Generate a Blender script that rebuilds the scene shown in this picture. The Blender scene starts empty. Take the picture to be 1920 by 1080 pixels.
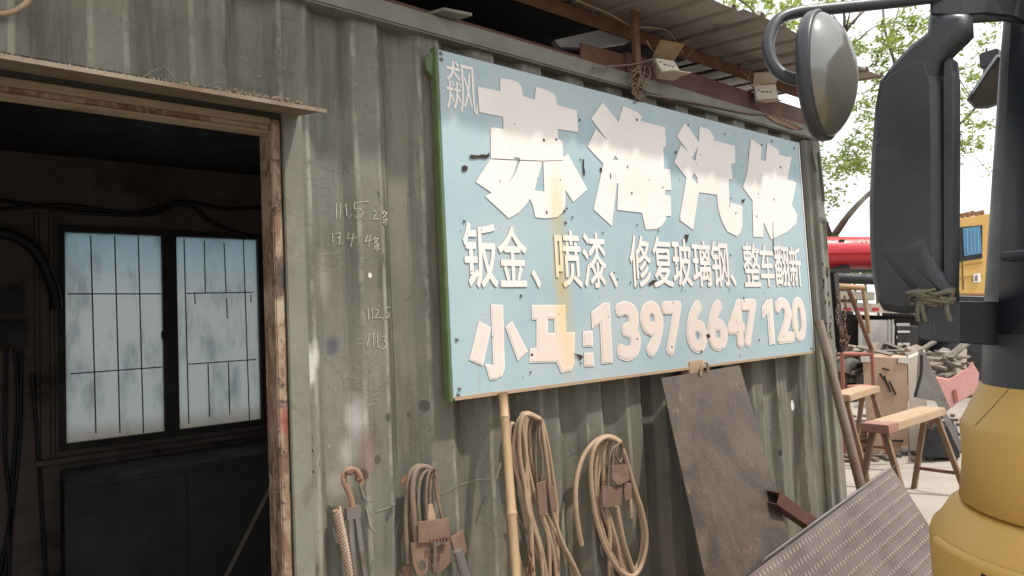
import bpy, bmesh, math, random
from mathutils import Vector, Matrix
random.seed(7)
S = bpy.context.scene
C = S.collection
R = math.radians

# ------------------------------------------------------------------ camera
F, YAW, PITCH, ROLL = 1193.25, 0.65637, 0.0570, -0.04947
CAM = Vector((-1.1591, -1.8625, 1.5435))
fw = Vector((math.sin(YAW)*math.cos(PITCH), math.cos(YAW)*math.cos(PITCH), math.sin(PITCH)))
r0 = Vector((math.cos(YAW), -math.sin(YAW), 0)); u0 = r0.cross(fw)
rt = r0*math.cos(ROLL) + u0*math.sin(ROLL); up = u0*math.cos(ROLL) - r0*math.sin(ROLL)
cd = bpy.data.cameras.new('camera'); co = bpy.data.objects.new('camera', cd); C.objects.link(co)
cd.sensor_width = 36; cd.lens = F/1920*36; cd.clip_start = 0.05; cd.clip_end = 2000
co.matrix_world = Matrix(((rt.x, up.x, -fw.x, CAM.x), (rt.y, up.y, -fw.y, CAM.y), (rt.z, up.z, -fw.z, CAM.z), (0, 0, 0, 1)))
S.camera = co

# ------------------------------------------------------------------ light
SUN_EL, SUN_AZ = R(61), R(30)          # azimuth from -Y towards +X
sd = Vector((math.sin(SUN_AZ)*math.cos(SUN_EL), -math.cos(SUN_AZ)*math.cos(SUN_EL), math.sin(SUN_EL)))
W = bpy.data.worlds.new('World'); S.world = W; W.use_nodes = True
nt = W.node_tree; nt.nodes.clear()
sky = nt.nodes.new('ShaderNodeTexSky'); sky.sky_type = 'NISHITA'; sky.sun_disc = False
sky.sun_elevation = SUN_EL; sky.sun_rotation = math.pi - SUN_AZ
sky.air_density = 1.6; sky.dust_density = 6.0; sky.ozone_density = 0.6
hs = nt.nodes.new('ShaderNodeHueSaturation'); hs.inputs['Saturation'].default_value = 0.5
bg = nt.nodes.new('ShaderNodeBackground'); bg.inputs['Strength'].default_value = 0.14
wo = nt.nodes.new('ShaderNodeOutputWorld')
hz_ = nt.nodes.new('ShaderNodeMix'); hz_.data_type = 'RGBA'; hz_.inputs[0].default_value = .72; hz_.inputs[7].default_value = (8.6, 8.75, 8.9, 1)   # bright even cloud haze
nt.links.new(sky.outputs[0], hs.inputs['Color']); nt.links.new(hs.outputs[0], hz_.inputs[6]); nt.links.new(hz_.outputs[2], bg.inputs[0]); nt.links.new(bg.outputs[0], wo.inputs[0])
sl = bpy.data.lights.new('sun', 'SUN'); sl.energy = 3.0; sl.angle = R(2.0); sl.color = (1, .95, .87)
so = bpy.data.objects.new('sun', sl); C.objects.link(so); so.location = (3, -4, 8)
so.rotation_euler = sd.to_track_quat('Z', 'Y').to_euler()
S.view_settings.view_transform = 'Standard'; S.view_settings.look = 'None'
S.view_settings.gamma = 1; S.view_settings.use_curve_mapping = False
S.view_settings.exposure = 0.5

# ------------------------------------------------------------------ helpers
def P(px, py, x=None, y=None, z=None, d=None, plane=None):
    """a photograph pixel as a point on a real plane"""
    v = rt*((px-960)/F) - up*((py-540)/F) + fw
    if y is not None: t = (y-CAM.y)/v.y
    elif z is not None: t = (z-CAM.z)/v.z
    elif x is not None: t = (x-CAM.x)/v.x
    elif plane is not None: t = (plane[0]-CAM).dot(plane[1])/v.dot(plane[1])
    else: t = d
    return CAM + v*t
def Z(ox, oy, s, pts): return [(ox+a/s, oy+b/s) for a, b in pts]

def wpos(o): return o.get('_o', (0, 0, 0))
def link(name, me, mat, parent=None, origin=None):
    o = bpy.data.objects.new(name, me); C.objects.link(o)
    if mat: me.materials.append(mat)
    if parent is not None:
        off = Vector(ORIG[parent.name]); o.parent = parent; ORIG[o.name] = off
        me.transform(Matrix.Translation(-off))
    else:
        off = Vector(origin) if origin is not None else Vector((0, 0, 0))
        o.location = off; ORIG[o.name] = off
        me.transform(Matrix.Translation(-off))
    return o
ORIG = {}
def tag(o, label=None, cat=None, group=None, kind=None):
    if label: o['label'] = label
    if cat: o['category'] = cat
    if group: o['group'] = group
    if kind: o['kind'] = kind
    return o
def thing(name, label, cat, loc=(0, 0, 0), group=None):
    o = bpy.data.objects.new(name, None); C.objects.link(o); o.location = loc; o.empty_display_size = .1
    ORIG[o.name] = Vector(loc)
    return tag(o, label, cat, group)

class MB:
    """collects shapes for one mesh"""
    def __init__(s): s.v = []; s.f = []; s.smooth = []
    def add(s, vs, fs, sm=False):
        n = len(s.v); s.v += [tuple(v) for v in vs]; s.f += [tuple(n+i for i in f) for f in fs]; s.smooth += [sm]*len(fs)
    def box(s, c, sz, M=None):
        x, y, z = sz[0]/2, sz[1]/2, sz[2]/2
        vs = [Vector((a*x, b*y, e*z)) for a in (-1, 1) for b in (-1, 1) for e in (-1, 1)]
        if M is not None: vs = [M @ v for v in vs]
        s.add([Vector(c)+v for v in vs], [(0, 1, 3, 2), (4, 6, 7, 5), (0, 4, 5, 1), (2, 3, 7, 6), (0, 2, 6, 4), (1, 5, 7, 3)])
        return s
    def span(s, a, b):
        a = Vector(a); b = Vector(b)
        return s.box((a+b)/2, [abs(q) for q in (b-a)])
    def beam(s, a, b, w, h, hint=(0, 0, 1)):
        a = Vector(a); b = Vector(b); d = (b-a); L = d.length; d.normalize()
        n = d.cross(Vector(hint)); n.normalize(); q = n.cross(d)
        M = Matrix((n, d, q)).transposed()
        return s.box((a+b)/2, (w, L, h), M)
    def prism(s, pts, vec):
        pts = [Vector(p) for p in pts]; vec = Vector(vec); n = len(pts)
        s.add(pts+[p+vec for p in pts], [tuple(range(n)), tuple(range(2*n-1, n-1, -1))]+[(i, i+n, (i+1) % n+n, (i+1) % n) for i in range(n)])
        return s
    def tube(s, pts, r, n=8, smooth=True, sub=4, caps=True):
        pts = [Vector(p) for p in pts]
        if sub > 1 and len(pts) > 2:
            q = []
            for i in range(len(pts)-1):
                p0 = pts[max(i-1, 0)]; p1 = pts[i]; p2 = pts[i+1]; p3 = pts[min(i+2, len(pts)-1)]
                for k in range(sub):
                    t = k/sub
                    q.append(.5*((2*p1)+(-p0+p2)*t+(2*p0-5*p1+4*p2-p3)*t*t+(-p0+3*p1-3*p2+p3)*t**3))
            q.append(pts[-1]); pts = q
        rr = r if isinstance(r, (list, tuple)) else [r, r]
        vs = []; up_ = None; m = len(pts)
        for i, p in enumerate(pts):
            d = pts[min(i+1, m-1)]-pts[max(i-1, 0)]
            if d.length < 1e-9: d = Vector((0, 0, 1))
            d.normalize()
            if up_ is None:
                up_ = Vector((0, 0, 1)) if abs(d.z) < .9 else Vector((1, 0, 0))
            a = up_-d*up_.dot(d)
            if a.length < 1e-6: a = d.orthogonal()
            a.normalize(); up_ = a; b = d.cross(a)
            t = i/(m-1)*(len(rr)-1); k = min(int(t), len(rr)-2); rad = rr[k]+(rr[k+1]-rr[k])*(t-k)
            for j in range(n):
                an = 2*math.pi*j/n; vs.append(p+(a*math.cos(an)+b*math.sin(an))*rad)
        fs = [(i*n+j, i*n+(j+1) % n, (i+1)*n+(j+1) % n, (i+1)*n+j) for i in range(m-1) for j in range(n)]
        s.add(vs, fs, smooth)
        if caps:
            s.add(vs[:n], [tuple(range(n-1, -1, -1))]); s.add(vs[-n:], [tuple(range(n))])
        return s
    def lathe(s, o, axis, prof, n=32, smooth=True):
        """prof: (radius, along)"""
        o = Vector(o); ax = Vector(axis).normalized(); a = ax.orthogonal().normalized(); b = ax.cross(a)
        vs = [o+ax*h+(a*math.cos(2*math.pi*j/n)+b*math.sin(2*math.pi*j/n))*r for r, h in prof for j in range(n)]
        fs = [(i*n+j, i*n+(j+1) % n, (i+1)*n+(j+1) % n, (i+1)*n+j) for i in range(len(prof)-1) for j in range(n)]
        s.add(vs, fs, smooth); return s
    def mesh(s, name):
        me = bpy.data.meshes.new(name); me.from_pydata(s.v, [], s.f); me.update()
        me.polygons.foreach_set('use_smooth', s.smooth)
        return me
    def build(s, name, mat, parent=None, origin=None, bevel=0):
        me = s.mesh(name)
        bm = bmesh.new(); bm.from_mesh(me)
        bmesh.ops.recalc_face_normals(bm, faces=bm.faces)
        if bevel:
            ed = [e for e in bm.edges if len(e.link_faces) == 2 and e.calc_face_angle() > .6]
            bmesh.ops.bevel(bm, geom=ed, offset=bevel, segments=2, affect='EDGES', clamp_overlap=True)
        bm.to_mesh(me); bm.free()
        return link(name, me, mat, parent, origin)

def fill_poly(outer, holes, to3d):
    """flat polygon with holes, as verts/faces in 3-D"""
    bm = bmesh.new(); es = []
    for loop in [outer]+list(holes):
        vs = [bm.verts.new(to3d(*p)) for p in loop]
        es += [bm.edges.new((vs[i], vs[(i+1) % len(vs)])) for i in range(len(vs))]
    bmesh.ops.triangle_fill(bm, use_beauty=True, edges=es)
    bm.verts.index_update()
    v = [x.co.copy() for x in bm.verts]; f = [tuple(q.index for q in t.verts) for t in bm.faces]
    bm.free(); return v, f

# ------------------------------------------------------------------ materials
MATS = {}
def lin(r, g, b):
    f = lambda c: (c/255/12.92) if c/255 < .04045 else ((c/255+.055)/1.055)**2.4
    return (f(r), f(g), f(b))
class NT:
    def __init__(s, name):
        s.m = bpy.data.materials.new(name); s.m.use_nodes = True; s.t = s.m.node_tree
        s.b = s.t.nodes['Principled BSDF']; s.tc = s.t.nodes.new('ShaderNodeTexCoord'); s.co = s.tc.outputs['Object']
    def n(s, typ, **k):
        o = s.t.nodes.new(typ)
        for a, b in k.items(): setattr(o, a, b)
        return o
    def lk(s, a, b): s.t.links.new(a, b)
    def scaled(s, sc):
        m = s.n('ShaderNodeMapping'); m.inputs['Scale'].default_value = sc; s.lk(s.co, m.inputs['Vector']); return m.outputs[0]
    def noise(s, scale, detail=6, rough=.6, vec=None, dist=0):
        o = s.n('ShaderNodeTexNoise'); o.inputs['Scale'].default_value = scale; o.inputs['Detail'].default_value = detail
        o.inputs['Roughness'].default_value = rough; o.inputs['Distortion'].default_value = dist
        s.lk(vec or s.co, o.inputs['Vector']); return o.outputs['Fac']
    def ramp(s, fac, a, b, lo=0, hi=1):
        o = s.n('ShaderNodeMapRange'); o.interpolation_type = 'SMOOTHSTEP'
        for i, v in zip(('From Min', 'From Max', 'To Min', 'To Max'), (a, b, lo, hi)): o.inputs[i].default_value = v
        s.lk(fac, o.inputs['Value']); return o.outputs[0]
    def math(s, op, a, b=None):
        o = s.n('ShaderNodeMath', operation=op)
        for i, v in enumerate((a, b)):
            if v is None: continue
            if isinstance(v, (int, float)): o.inputs[i].default_value = v
            else: s.lk(v, o.inputs[i])
        return o.outputs[0]
    def mix(s, fac, a, b, mode='MIX'):
        o = s.n('ShaderNodeMix', data_type='RGBA', blend_type=mode)
        for i, v in ((0, fac), (6, a), (7, b)):
            if isinstance(v, (int, float)): o.inputs[i].default_value = v
            elif isinstance(v, (tuple, list)): o.inputs[i].default_value = (*v[:3], 1)
            else: s.lk(v, o.inputs[i])
        return o.outputs[2]
    def bump(s, h, strength, dist=.005):
        o = s.n('ShaderNodeBump'); o.inputs['Strength'].default_value = strength; o.inputs['Distance'].default_value = dist
        s.lk(h, o.inputs['Height']); s.lk(o.outputs[0], s.b.inputs['Normal'])
    def spot(s, c, rad, soft=.5, wob=.15, nscale=20):
        """elliptical mask about c with radii rad"""
        m = s.n('ShaderNodeMapping', vector_type='POINT')
        m.inputs['Location'].default_value = [-a/b for a, b in zip(c, rad)]; m.inputs['Scale'].default_value = [1/b for b in rad]
        s.lk(s.co, m.inputs['Vector'])
        L = s.n('ShaderNodeVectorMath', operation='LENGTH'); s.lk(m.outputs[0], L.inputs[0])
        d = L.outputs['Value']
        if wob: d = s.math('ADD', d, s.math('MULTIPLY', s.math('SUBTRACT', s.noise(nscale, 3), .5), wob*4))
        return s.ramp(d, 1-soft, 1+soft*.3, 1, 0)
    def col(s, c): s.lk(c, s.b.inputs['Base Color'])
    def rough(s, v):
        if isinstance(v, (int, float)): s.b.inputs['Roughness'].default_value = v
        else: s.lk(v, s.b.inputs['Roughness'])

def simple(name, c, c2=None, rough=.6, metal=0, scale=8, amount=.6, stain=None, stain_amt=.45, bump=.25, bscale=90, stretch=None, spec=.4):
    if name in MATS: return MATS[name]
    k = NT(name); v = k.scaled(stretch) if stretch else None
    c2 = c2 or tuple(x*.62 for x in c)
    a = k.noise(scale, 8, .65, v)
    cc = k.mix(k.ramp(a, .5-.25, .5+.25, 0, amount), c, c2)
    fine = k.noise(scale*14, 4, .7, v)
    cc = k.mix(k.ramp(fine, .35, .75, 0, .35), cc, tuple(x*.6 for x in c))
    if stain:
        st = k.noise(scale*.7, 10, .72, v, .6)
        cc = k.mix(k.ramp(st, 1-stain_amt-.12, 1-stain_amt+.1, 0, .85), cc, stain)
    k.col(cc); k.rough(k.ramp(a, .3, .7, max(rough-.12, .05), min(rough+.12, 1)))
    k.b.inputs['Metallic'].default_value = metal; k.b.inputs['Specular IOR Level'].default_value = spec
    if bump: k.bump(k.noise(bscale, 5, .7, v), bump, .003)
    MATS[name] = k.m; return k.m

# wall geometry shared by the paint marks
WY, DEP, PER, X0 = .06, .036, .243, .036
def wall_y(x):
    """outer face of the corrugated side at x"""
    t = (x-X0) % PER
    if t < .045: return WY+DEP*t/.045
    if t < .115: return WY+DEP
    if t < .160: return WY+DEP*(1-(t-.115)/.045)
    return WY
def dent(x, z):
    return .004*math.sin(3.1*x+1.7*z)+.003*math.sin(7.3*x-4.1*z+1)+.0025*math.sin(13*z+5*x)
def PW(px, py, off=.0026):
    y = WY
    for _ in range(8):
        p = P(px, py, y=y); y = .5*y+.5*wall_y(p.x)
    p = P(px, py, y=y); p.y = wall_y(p.x)+dent(p.x, p.z)*.6-off; return p

def container_paint():
    k = NT('container_paint')
    st = k.scaled((5, 5, .5)); a = k.noise(1.6, 8, .6); b = k.noise(2.2, 9, .7, st); f = k.noise(60, 5, .7)
    base, pale, dark = (.130, .123, .098), (.205, .192, .153), (.055, .051, .040)
    c = k.mix(k.ramp(a, .35, .68, 0, .8), base, pale)
    c = k.mix(k.ramp(b, .44, .66, 0, .75), c, dark)
    c = k.mix(k.ramp(k.noise(1.1, 4), .42, .62, 0, .5), c, (.145, .152, .134))
    c = k.mix(k.ramp(f, .5, .75, 0, .4), c, dark)
    bl = k.noise(7, 12, .75, None, 1.5)
    c = k.mix(k.ramp(bl, .655, .68, 0, .75), c, (.34, .325, .28))      # flaked, pale primer
    c = k.mix(k.ramp(k.noise(11, 10, .8, None, 1), .69, .72, 0, .8), c, (.05, .04, .03))
    # brown dust low down
    sp = k.n('ShaderNodeSeparateXYZ'); k.lk(k.co, sp.inputs[0])
    ft = k.math('FRACT', k.math('DIVIDE', k.math('SUBTRACT', sp.outputs['X'], X0-.5*PER), PER))       # ridges' edges, rubbed pale
    for e_ in (.5, .5+.160/PER-1):
        dd = k.math('ABSOLUTE', k.math('SUBTRACT', ft, e_))
        wr = k.math('MULTIPLY', k.ramp(dd, .012, .045, 1, 0), k.ramp(k.noise(6, 9, .75, k.scaled((2, 2, .9))), .40, .60, 0, .75))
        c = k.mix(wr, c, (.30, .285, .235))
    c = k.mix(k.ramp(k.noise(14, 8, .75, k.scaled((3, 3, .25))), .60, .70, 0, .45), c, (.10, .078, .055))      # rust runs
    c = k.mix(k.ramp(k.noise(38, 6, .8, None, .8), .63, .70, 0, .55), c, (.30, .28, .23))                     # small chips
    low = k.math('MULTIPLY', k.ramp(sp.outputs['Z'], .2, 1.15, 1, 0), k.ramp(k.noise(3, 6), .35, .65, 0, .6))
    c = k.mix(low, c, (.25, .19, .125))
    # sprayed trial patches and stuck-on spots: (px, py, rx, rz, colour, softness, strength)
    marks = [(668, 785, .032, .085, (.52, .49, .47), .9, .75), (655, 848, .04, .06, (.45, .43, .41), .9, .5), (690, 855, .035, .08, (.30, .17, .14), .9, .5),
             (563, 610, .014, .045, (.04, .035, .045), .5, .95), (624, 648, .026, .038, (.075, .068, .08), .7, .9), (575, 690, .03, .08, (.6, .58, .56), .5, .85), (592, 665, .02, .05, (.5, .48, .46), .8, .7),
             (796, 761, .018, .022, (.055, .052, .04), .25, .9), (729, 782, .010, .016, (.055, .052, .04), .25, .85), (767, 778, .008, .011, (.055, .05, .04), .25, .85), (709, 862, .012, .017, (.07, .06, .05), .25, .85),
             (683, 890, .016, .019, (.11, .055, .045), .3, .85), (592, 1070, .012, .017, (.08, .075, .06), .3, .8), (709, 364, .006, .01, (.05, .05, .04), .3, .8), (694, 516, .007, .009, (.65, .62, .56), .2, .9), (718, 420, .004, .006, (.05, .04, .03), .3, .9),
             (605, 520, .03, .10, (.30, .29, .24), .9, .5), (1486, 760, .012, .03, (.8, .8, .76), .1, .95), (1465, 850, .012, .02, (.05, .04, .03), .4, .8), (1430, 760, .03, .06, (.1, .09, .075), .8, .7), (1520, 800, .03, .3, (.06, .055, .045), .8, .8),
             (590, 985, .05, .12, (.33, .31, .27), .6, .5), (640, 905, .06, .05, (.34, .31, .26), .7, .5), (1400, 900, .2, .25, (.09, .08, .065), .8, .45)]
    for px, py, rx, rz, cl, soft, am in marks:
        p = PW(px, py)
        m = k.spot((p.x, .08, p.z), (rx, 1.0, rz), soft, .12, 28)
        c = k.mix(k.math('MULTIPLY', m, am), c, cl)
    k.col(c); k.rough(k.ramp(a, .3, .7, .5, .72)); k.b.inputs['Specular IOR Level'].default_value = .35
    h = k.math('ADD', k.math('MULTIPLY', k.ramp(bl, .60, .68), .5), k.math('ADD', k.math('MULTIPLY', k.ramp(k.noise(3.3, 11, .72, None, 1.2), .56, .60), .8), k.math('MULTIPLY', f, .35))); k.bump(h, .36, .006)
    return k.m

M_paint = container_paint()
M_railp = simple('rail_paint', (.20, .195, .16), (.12, .115, .095), .6, scale=5, stain=(.09, .06, .04), stain_amt=.36)
M_rust = simple('rust', (.17, .085, .055), (.085, .042, .028), .85, scale=10, stain=(.27, .16, .10), stain_amt=.36, bump=.5)
M_rustred = simple('oxide_red', (.14, .062, .048), (.085, .04, .032), .7, scale=5, stain=(.21, .12, .085), stain_amt=.36, bump=.3)
M_rustpale = simple('dusty_rust', (.29, .18, .12), (.18, .105, .07), .85, scale=14, bump=.5)
M_steel = simple('mill_steel', (.26, .25, .24), (.15, .13, .115), .45, .5, scale=4, stain=(.15, .09, .055), stain_amt=.42, bump=.2, spec=.5)
M_dark = simple('plain_dark', (.035, .032, .03), (.02, .018, .016), .75, scale=6)
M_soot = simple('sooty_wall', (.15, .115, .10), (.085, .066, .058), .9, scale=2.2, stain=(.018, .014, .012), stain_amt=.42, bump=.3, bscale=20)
M_black = simple('black_plastic', (.037, .041, .048), (.058, .058, .060), .40, scale=5, amount=.6, stain=(.085, .075, .065), stain_amt=.34, bump=.12, bscale=300)
M_rubber = simple('black_rubber', (.022, .022, .024), None, .6, scale=12)
M_yellow = simple('cab_yellow', (.62, .36, .08), (.56, .325, .08), .40, scale=1.6, amount=.4, stain=(.58, .38, .14), stain_amt=.24, bump=.06, bscale=40, spec=.45)
k = NT('cab_yellow_paint'); a = k.noise(1.6, 7, .6)
c = k.mix(k.ramp(a, .35, .65, 0, .5), (.56, .34, .09), (.50, .305, .09)); c = k.mix(k.ramp(k.noise(2.5, 8, .7), .55, .75, 0, .45), c, (.56, .38, .16))
c = k.mix(k.ramp(k.noise(16, 10, .8, k.scaled((1, 1, 3)), 1), .645, .68, 0, .5), c, (.38, .23, .10)); c = k.mix(k.ramp(k.noise(90, 3), .70, .74, 0, .7), c, (.10, .06, .03))
k.col(c); k.rough(k.ramp(k.noise(5, 6), .35, .65, .33, .5)); k.bump(k.noise(30, 4), .06, .003); M_yellow = k.m
M_hose = simple('tan_hose', (.40, .285, .19), (.27, .185, .12), .6, scale=18, stain=(.22, .14, .085), stain_amt=.36, bump=.2)
M_cable = simple('dusty_cable', (.21, .15, .11), (.12, .085, .065), .75, scale=22, bump=.3)
M_bamboo = simple('bamboo', (.45, .315, .18), (.32, .205, .11), .5, scale=6, stretch=(6, 6, .8), stain=(.2, .12, .06), stain_amt=.35, bump=.2)
M_ply = simple('plywood', (.42, .29, .20), (.34, .23, .16), .7, scale=3, stain=(.2, .14, .10), stain_amt=.33, bump=.2)
M_cream = simple('dirty_white_panel', (.55, .49, .42), (.42, .37, .31), .6, scale=3, stain=(.22, .17, .13), stain_amt=.36)
M_wood = simple('worn_wood', (.38, .25, .14), (.25, .155, .09), .75, scale=7, stretch=(1, 1, 4), bump=.4)
M_woodyel = simple('yellow_splashed_wood', (.40, .28, .18), (.30, .19, .12), .75, scale=9, stain=(.42, .28, .06), stain_amt=.36, bump=.4)
M_redmetal = simple('faded_red_metal', (.36, .11, .09), (.25, .10, .07), .6, scale=9, stain=(.2, .11, .07), stain_amt=.4)
M_pink = simple('faded_pink_plastic', (.62, .30, .28), (.55, .36, .32), .6, scale=3)
M_red = simple('tank_red', (.50, .035, .05), (.42, .03, .045), .4, scale=3, stain=(.42, .1, .09), stain_amt=.3, bump=.05)
M_alu = simple('aluminium', (.60, .57, .53), (.46, .43, .4), .42, .3, scale=4, bump=.1)
M_white = simple('white_paint', (.78, .76, .72), (.66, .63, .58), .5, scale=5)
M_tin = simple('roof_tin', (.40, .355, .315), (.29, .25, .22), .55, .3, scale=3, stretch=(1, .4, 1), stain=(.13, .085, .06), stain_amt=.33, bump=.1)
M_beige = simple('beige_lamp_housing', (.55, .46, .36), (.42, .34, .26), .6, scale=14)
M_lamp = simple('dull_lamp_glass', (.80, .75, .68), (.70, .63, .56), .35, scale=10)
M_ink = simple('ink', (.02, .02, .02), None, .7, bump=0)
M_chalk = simple('chalk', (.46, .44, .39), (.26, .245, .205), .9, scale=60, amount=.9, bump=0)
M_glassdark = simple('dark_glass', (.02, .025, .03), None, .08, scale=3, bump=0, spec=.6)
M_bark = simple('bark', (.13, .105, .085), (.075, .06, .05), .9, scale=5, bump=.5)

# the sign: pale blue sheet with a yellow spray drip, shared by letters through the same local coordinates
BX, BW, BH, BZ = 0.0, 2.44, 1.22, 1.30
def sign_mat(name, base, dirty, face=False):
    k = NT(name); a = k.noise(2.2, 8, .6); f = k.noise(120, 4, .7)
    c = k.mix(k.ramp(a, .35, .65, 0, .7), base, dirty)
    c = k.mix(k.ramp(k.noise(1.3, 5, .6, k.scaled((1, 1, 2.5))), .45, .7, 0, .35), c, tuple(x*.75+.05 for x in base))
    c = k.mix(k.ramp(f, .5, .8, 0, .25), c, tuple(x*.6 for x in dirty))
    # wind-driven scratches
    c = k.mix(k.ramp(k.noise(9, 9, .8, k.scaled((1.2, 1, 5))), .58, .68, 0, .42), c, tuple(x*.6 for x in dirty))
    c = k.mix(k.ramp(k.noise(5, 10, .8, k.scaled((3, 1, .5)), .5), .60, .70, 0, .38), c, (.30, .24, .18))
    # fly dirt and pits
    vo = k.n('ShaderNodeTexVoronoi'); vo.inputs['Scale'].default_value = 14; k.lk(k.co, vo.inputs['Vector'])
    pit = k.math('MULTIPLY', k.ramp(vo.outputs['Distance'], .03, .06, 1, 0), k.ramp(k.noise(3.1, 3), .52, .56, 0, 1))
    c = k.mix(k.math('MULTIPLY', pit, .85), c, (.07, .05, .04))
    # yellow spray drip, a painted run with its own outline
    p0 = P(1038, 330, y=0); p1 = P(1062, 690, y=0)
    for (px, py, rx, rz, am) in ((1043, 385, .035, .16, .5), (1048, 360, .045, .10, .22), (1050, 500, .042, .27, .62), (1059, 600, .05, .28, .62), (1064, 655, .042, .12, .35)):
        q = P(px, py, y=0)
        c = k.mix(k.math('MULTIPLY', k.spot((q.x, 0, q.z-BZ), (rx*1.15, 1, rz), .98, .07, 7), k.math('MULTIPLY', k.ramp(k.noise(7, 8, .7, k.scaled((2, 1, .7))), .30, .62, .35, 1), am*.85)), c, (.52, .36, .07) if not face else (.78, .52, .13))
    k.col(c); k.rough(.55); k.b.inputs['Specular IOR Level'].default_value = .3
    k.bump(k.noise(5, 4), .15, .01)
    return k.m
M_sign = sign_mat('sign_blue', (.315, .425, .470), (.42, .482, .495))
M_letter = sign_mat('sign_letter_white', (.78, .73, .69), (.71, .65, .605), True)
M_letterface = sign_mat('sign_letter_cream', (.72, .62, .56), (.66, .56, .50), True)
M_green = simple('green_edge_paint', (.085, .13, .05), (.13, .18, .075), .6, scale=14, stain=(.05, .06, .03), stain_amt=.33)

# ------------------------------------------------------------------ ground
k = NT('yard_concrete'); a = k.noise(.5, 8, .65); b = k.noise(4, 8, .7)
c = k.mix(k.ramp(a, .4, .62, 0, .8), (.31, .275, .235), (.21, .185, .155)); c = k.mix(k.ramp(b, .5, .7, 0, .6), c, (.39, .35, .30))
c = k.mix(k.ramp(k.noise(1.7, 9, .75, None, 1), .62, .68, 0, .7), c, (.13, .11, .095))
k.col(c); k.rough(.9); k.bump(b, .3, .02); M_ground = k.m
g = MB(); g.add([(-600, -600, 0), (600, -600, 0), (600, 600, 0), (-600, 600, 0)], [(0, 1, 2, 3)])
tag(g.build('concrete_yard', M_ground), kind='structure')

# ------------------------------------------------------------------ container
XL, XR, YB, ZT, ZF = -3.4, 2.77, 2.47, 2.66, .12
DL, DR, DT = -1.72, -.50, 2.20          # door opening
ct = thing('shipping_container', 'grey-green corrugated container workshop with an open doorway, the big sign on its side', 'container', (0, 0, 0))
def corr_xs(a, b):
    xs = [a]; k0 = math.floor((a-X0)/PER)-1
    for i in range(k0, k0+60):
        e = X0+i*PER
        for t in (-.004, .005, .040, .050, .110, .120, .155, .165):
            if a < e+t < b: xs.append(e+t)
    xs.append(b); return xs
m = MB()
def panel(a, b, z0, z1, nz):
    xs = corr_xs(a, b); vs = []; fs = []
    for x in xs:
        for j in range(nz+1):
            z = z0+(z1-z0)*j/nz; vs.append((x, wall_y(x)+dent(x, z)*.6, z))
    for i in range(len(xs)-1):
        for j in range(nz):
            q = i*(nz+1)+j; fs.append((q, q+nz+1, q+nz+2, q+1))
    m.add(vs, fs)
panel(XL+.12, DL, ZF, 2.62, 24); panel(DR, 2.60, ZF, 2.62, 24); panel(DL, DR, DT+.06, 2.62, 6)
me = m.mesh('side_panel'); bm = bmesh.new(); bm.from_mesh(me); bmesh.ops.remove_doubles(bm, verts=bm.verts, dist=1e-5); bmesh.ops.recalc_face_normals(bm, faces=bm.faces)
bm.to_mesh(me); bm.free()
link('side_panel', me, M_paint, ct)
# rails, posts, shell
m = MB(); m.span((XL, .028, 2.585), (XR, .10, ZT)); m.build('top_rail', M_railp, ct, bevel=.006)
m = MB(); m.span((XL, .03, 0), (XR, .13, ZF)); m.build('bottom_rail', M_railp, ct, bevel=.006)
m = MB(); m.prism([(2.60, .10, 0), (2.60, .075, 0), (2.62, .055, 0), (2.66, .055, 0), (2.675, .035, 0), (XR, .035, 0), (XR, .16, 0), (2.60, .16, 0)], (0, 0, 2.583)); m.build('corner_post', M_paint, ct, bevel=.004)
m = MB(); m.span((XL, .03, 0), (XL+.14, .16, 2.583)); m.build('corner_post', M_paint, ct, bevel=.004)
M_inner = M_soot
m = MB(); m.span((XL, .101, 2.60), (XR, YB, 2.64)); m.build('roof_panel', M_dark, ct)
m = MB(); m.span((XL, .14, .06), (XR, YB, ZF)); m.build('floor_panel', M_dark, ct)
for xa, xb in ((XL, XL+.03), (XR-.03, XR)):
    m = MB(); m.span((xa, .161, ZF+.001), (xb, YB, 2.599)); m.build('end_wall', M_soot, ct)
# back wall with its window opening
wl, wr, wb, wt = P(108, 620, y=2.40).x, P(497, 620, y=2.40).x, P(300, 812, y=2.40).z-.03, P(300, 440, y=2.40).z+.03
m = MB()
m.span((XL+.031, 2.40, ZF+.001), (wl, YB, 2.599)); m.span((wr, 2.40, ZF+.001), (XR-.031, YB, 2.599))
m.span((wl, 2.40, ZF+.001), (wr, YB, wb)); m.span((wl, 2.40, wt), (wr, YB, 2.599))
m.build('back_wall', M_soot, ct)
# doorway frame: jamb and lintel of old painted timber and angle iron
k = NT('peeling_frame'); a = k.noise(5, 9, .75, k.scaled((3, 3, 1)), .6)
c = k.mix(k.ramp(a, .42, .56), (.30, .22, .15), (.16, .092, .058)); c = k.mix(k.ramp(k.noise(13, 10, .82), .53, .60, 0, .9), c, (.05, .034, .025)); c = k.mix(k.ramp(k.noise(4, 8), .56, .64, 0, .7), c, (.38, .31, .23))
p = P(535, 790, y=.05); c = k.mix(k.math('MULTIPLY', k.spot((p.x, .05, p.z), (.022, 1, .055), .7), .65), c, (.22, .035, .03))
p = P(525, 520, y=.05); c = k.mix(k.math('MULTIPLY', k.spot((p.x, .05, p.z), (.02, 1, .07), .6), .8), c, (.04, .035, .03))
k.col(c); k.rough(.8); k.bump(a, .5, .006); M_frame = k.m
JX0, JX1 = P(509, 300, y=.045).x, P(527, 300, y=.045).x
M_edge0 = simple('pale_lintel_paint', (.33, .26, .18), (.18, .125, .08), .8, scale=7, stain=(.05, .035, .025), stain_amt=.36)
df = MB(); df.span((JX0, .045, ZF), (JX1, .16, DT-.005)); fr = df.build('door_frame', M_frame, ct, bevel=.004)
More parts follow.
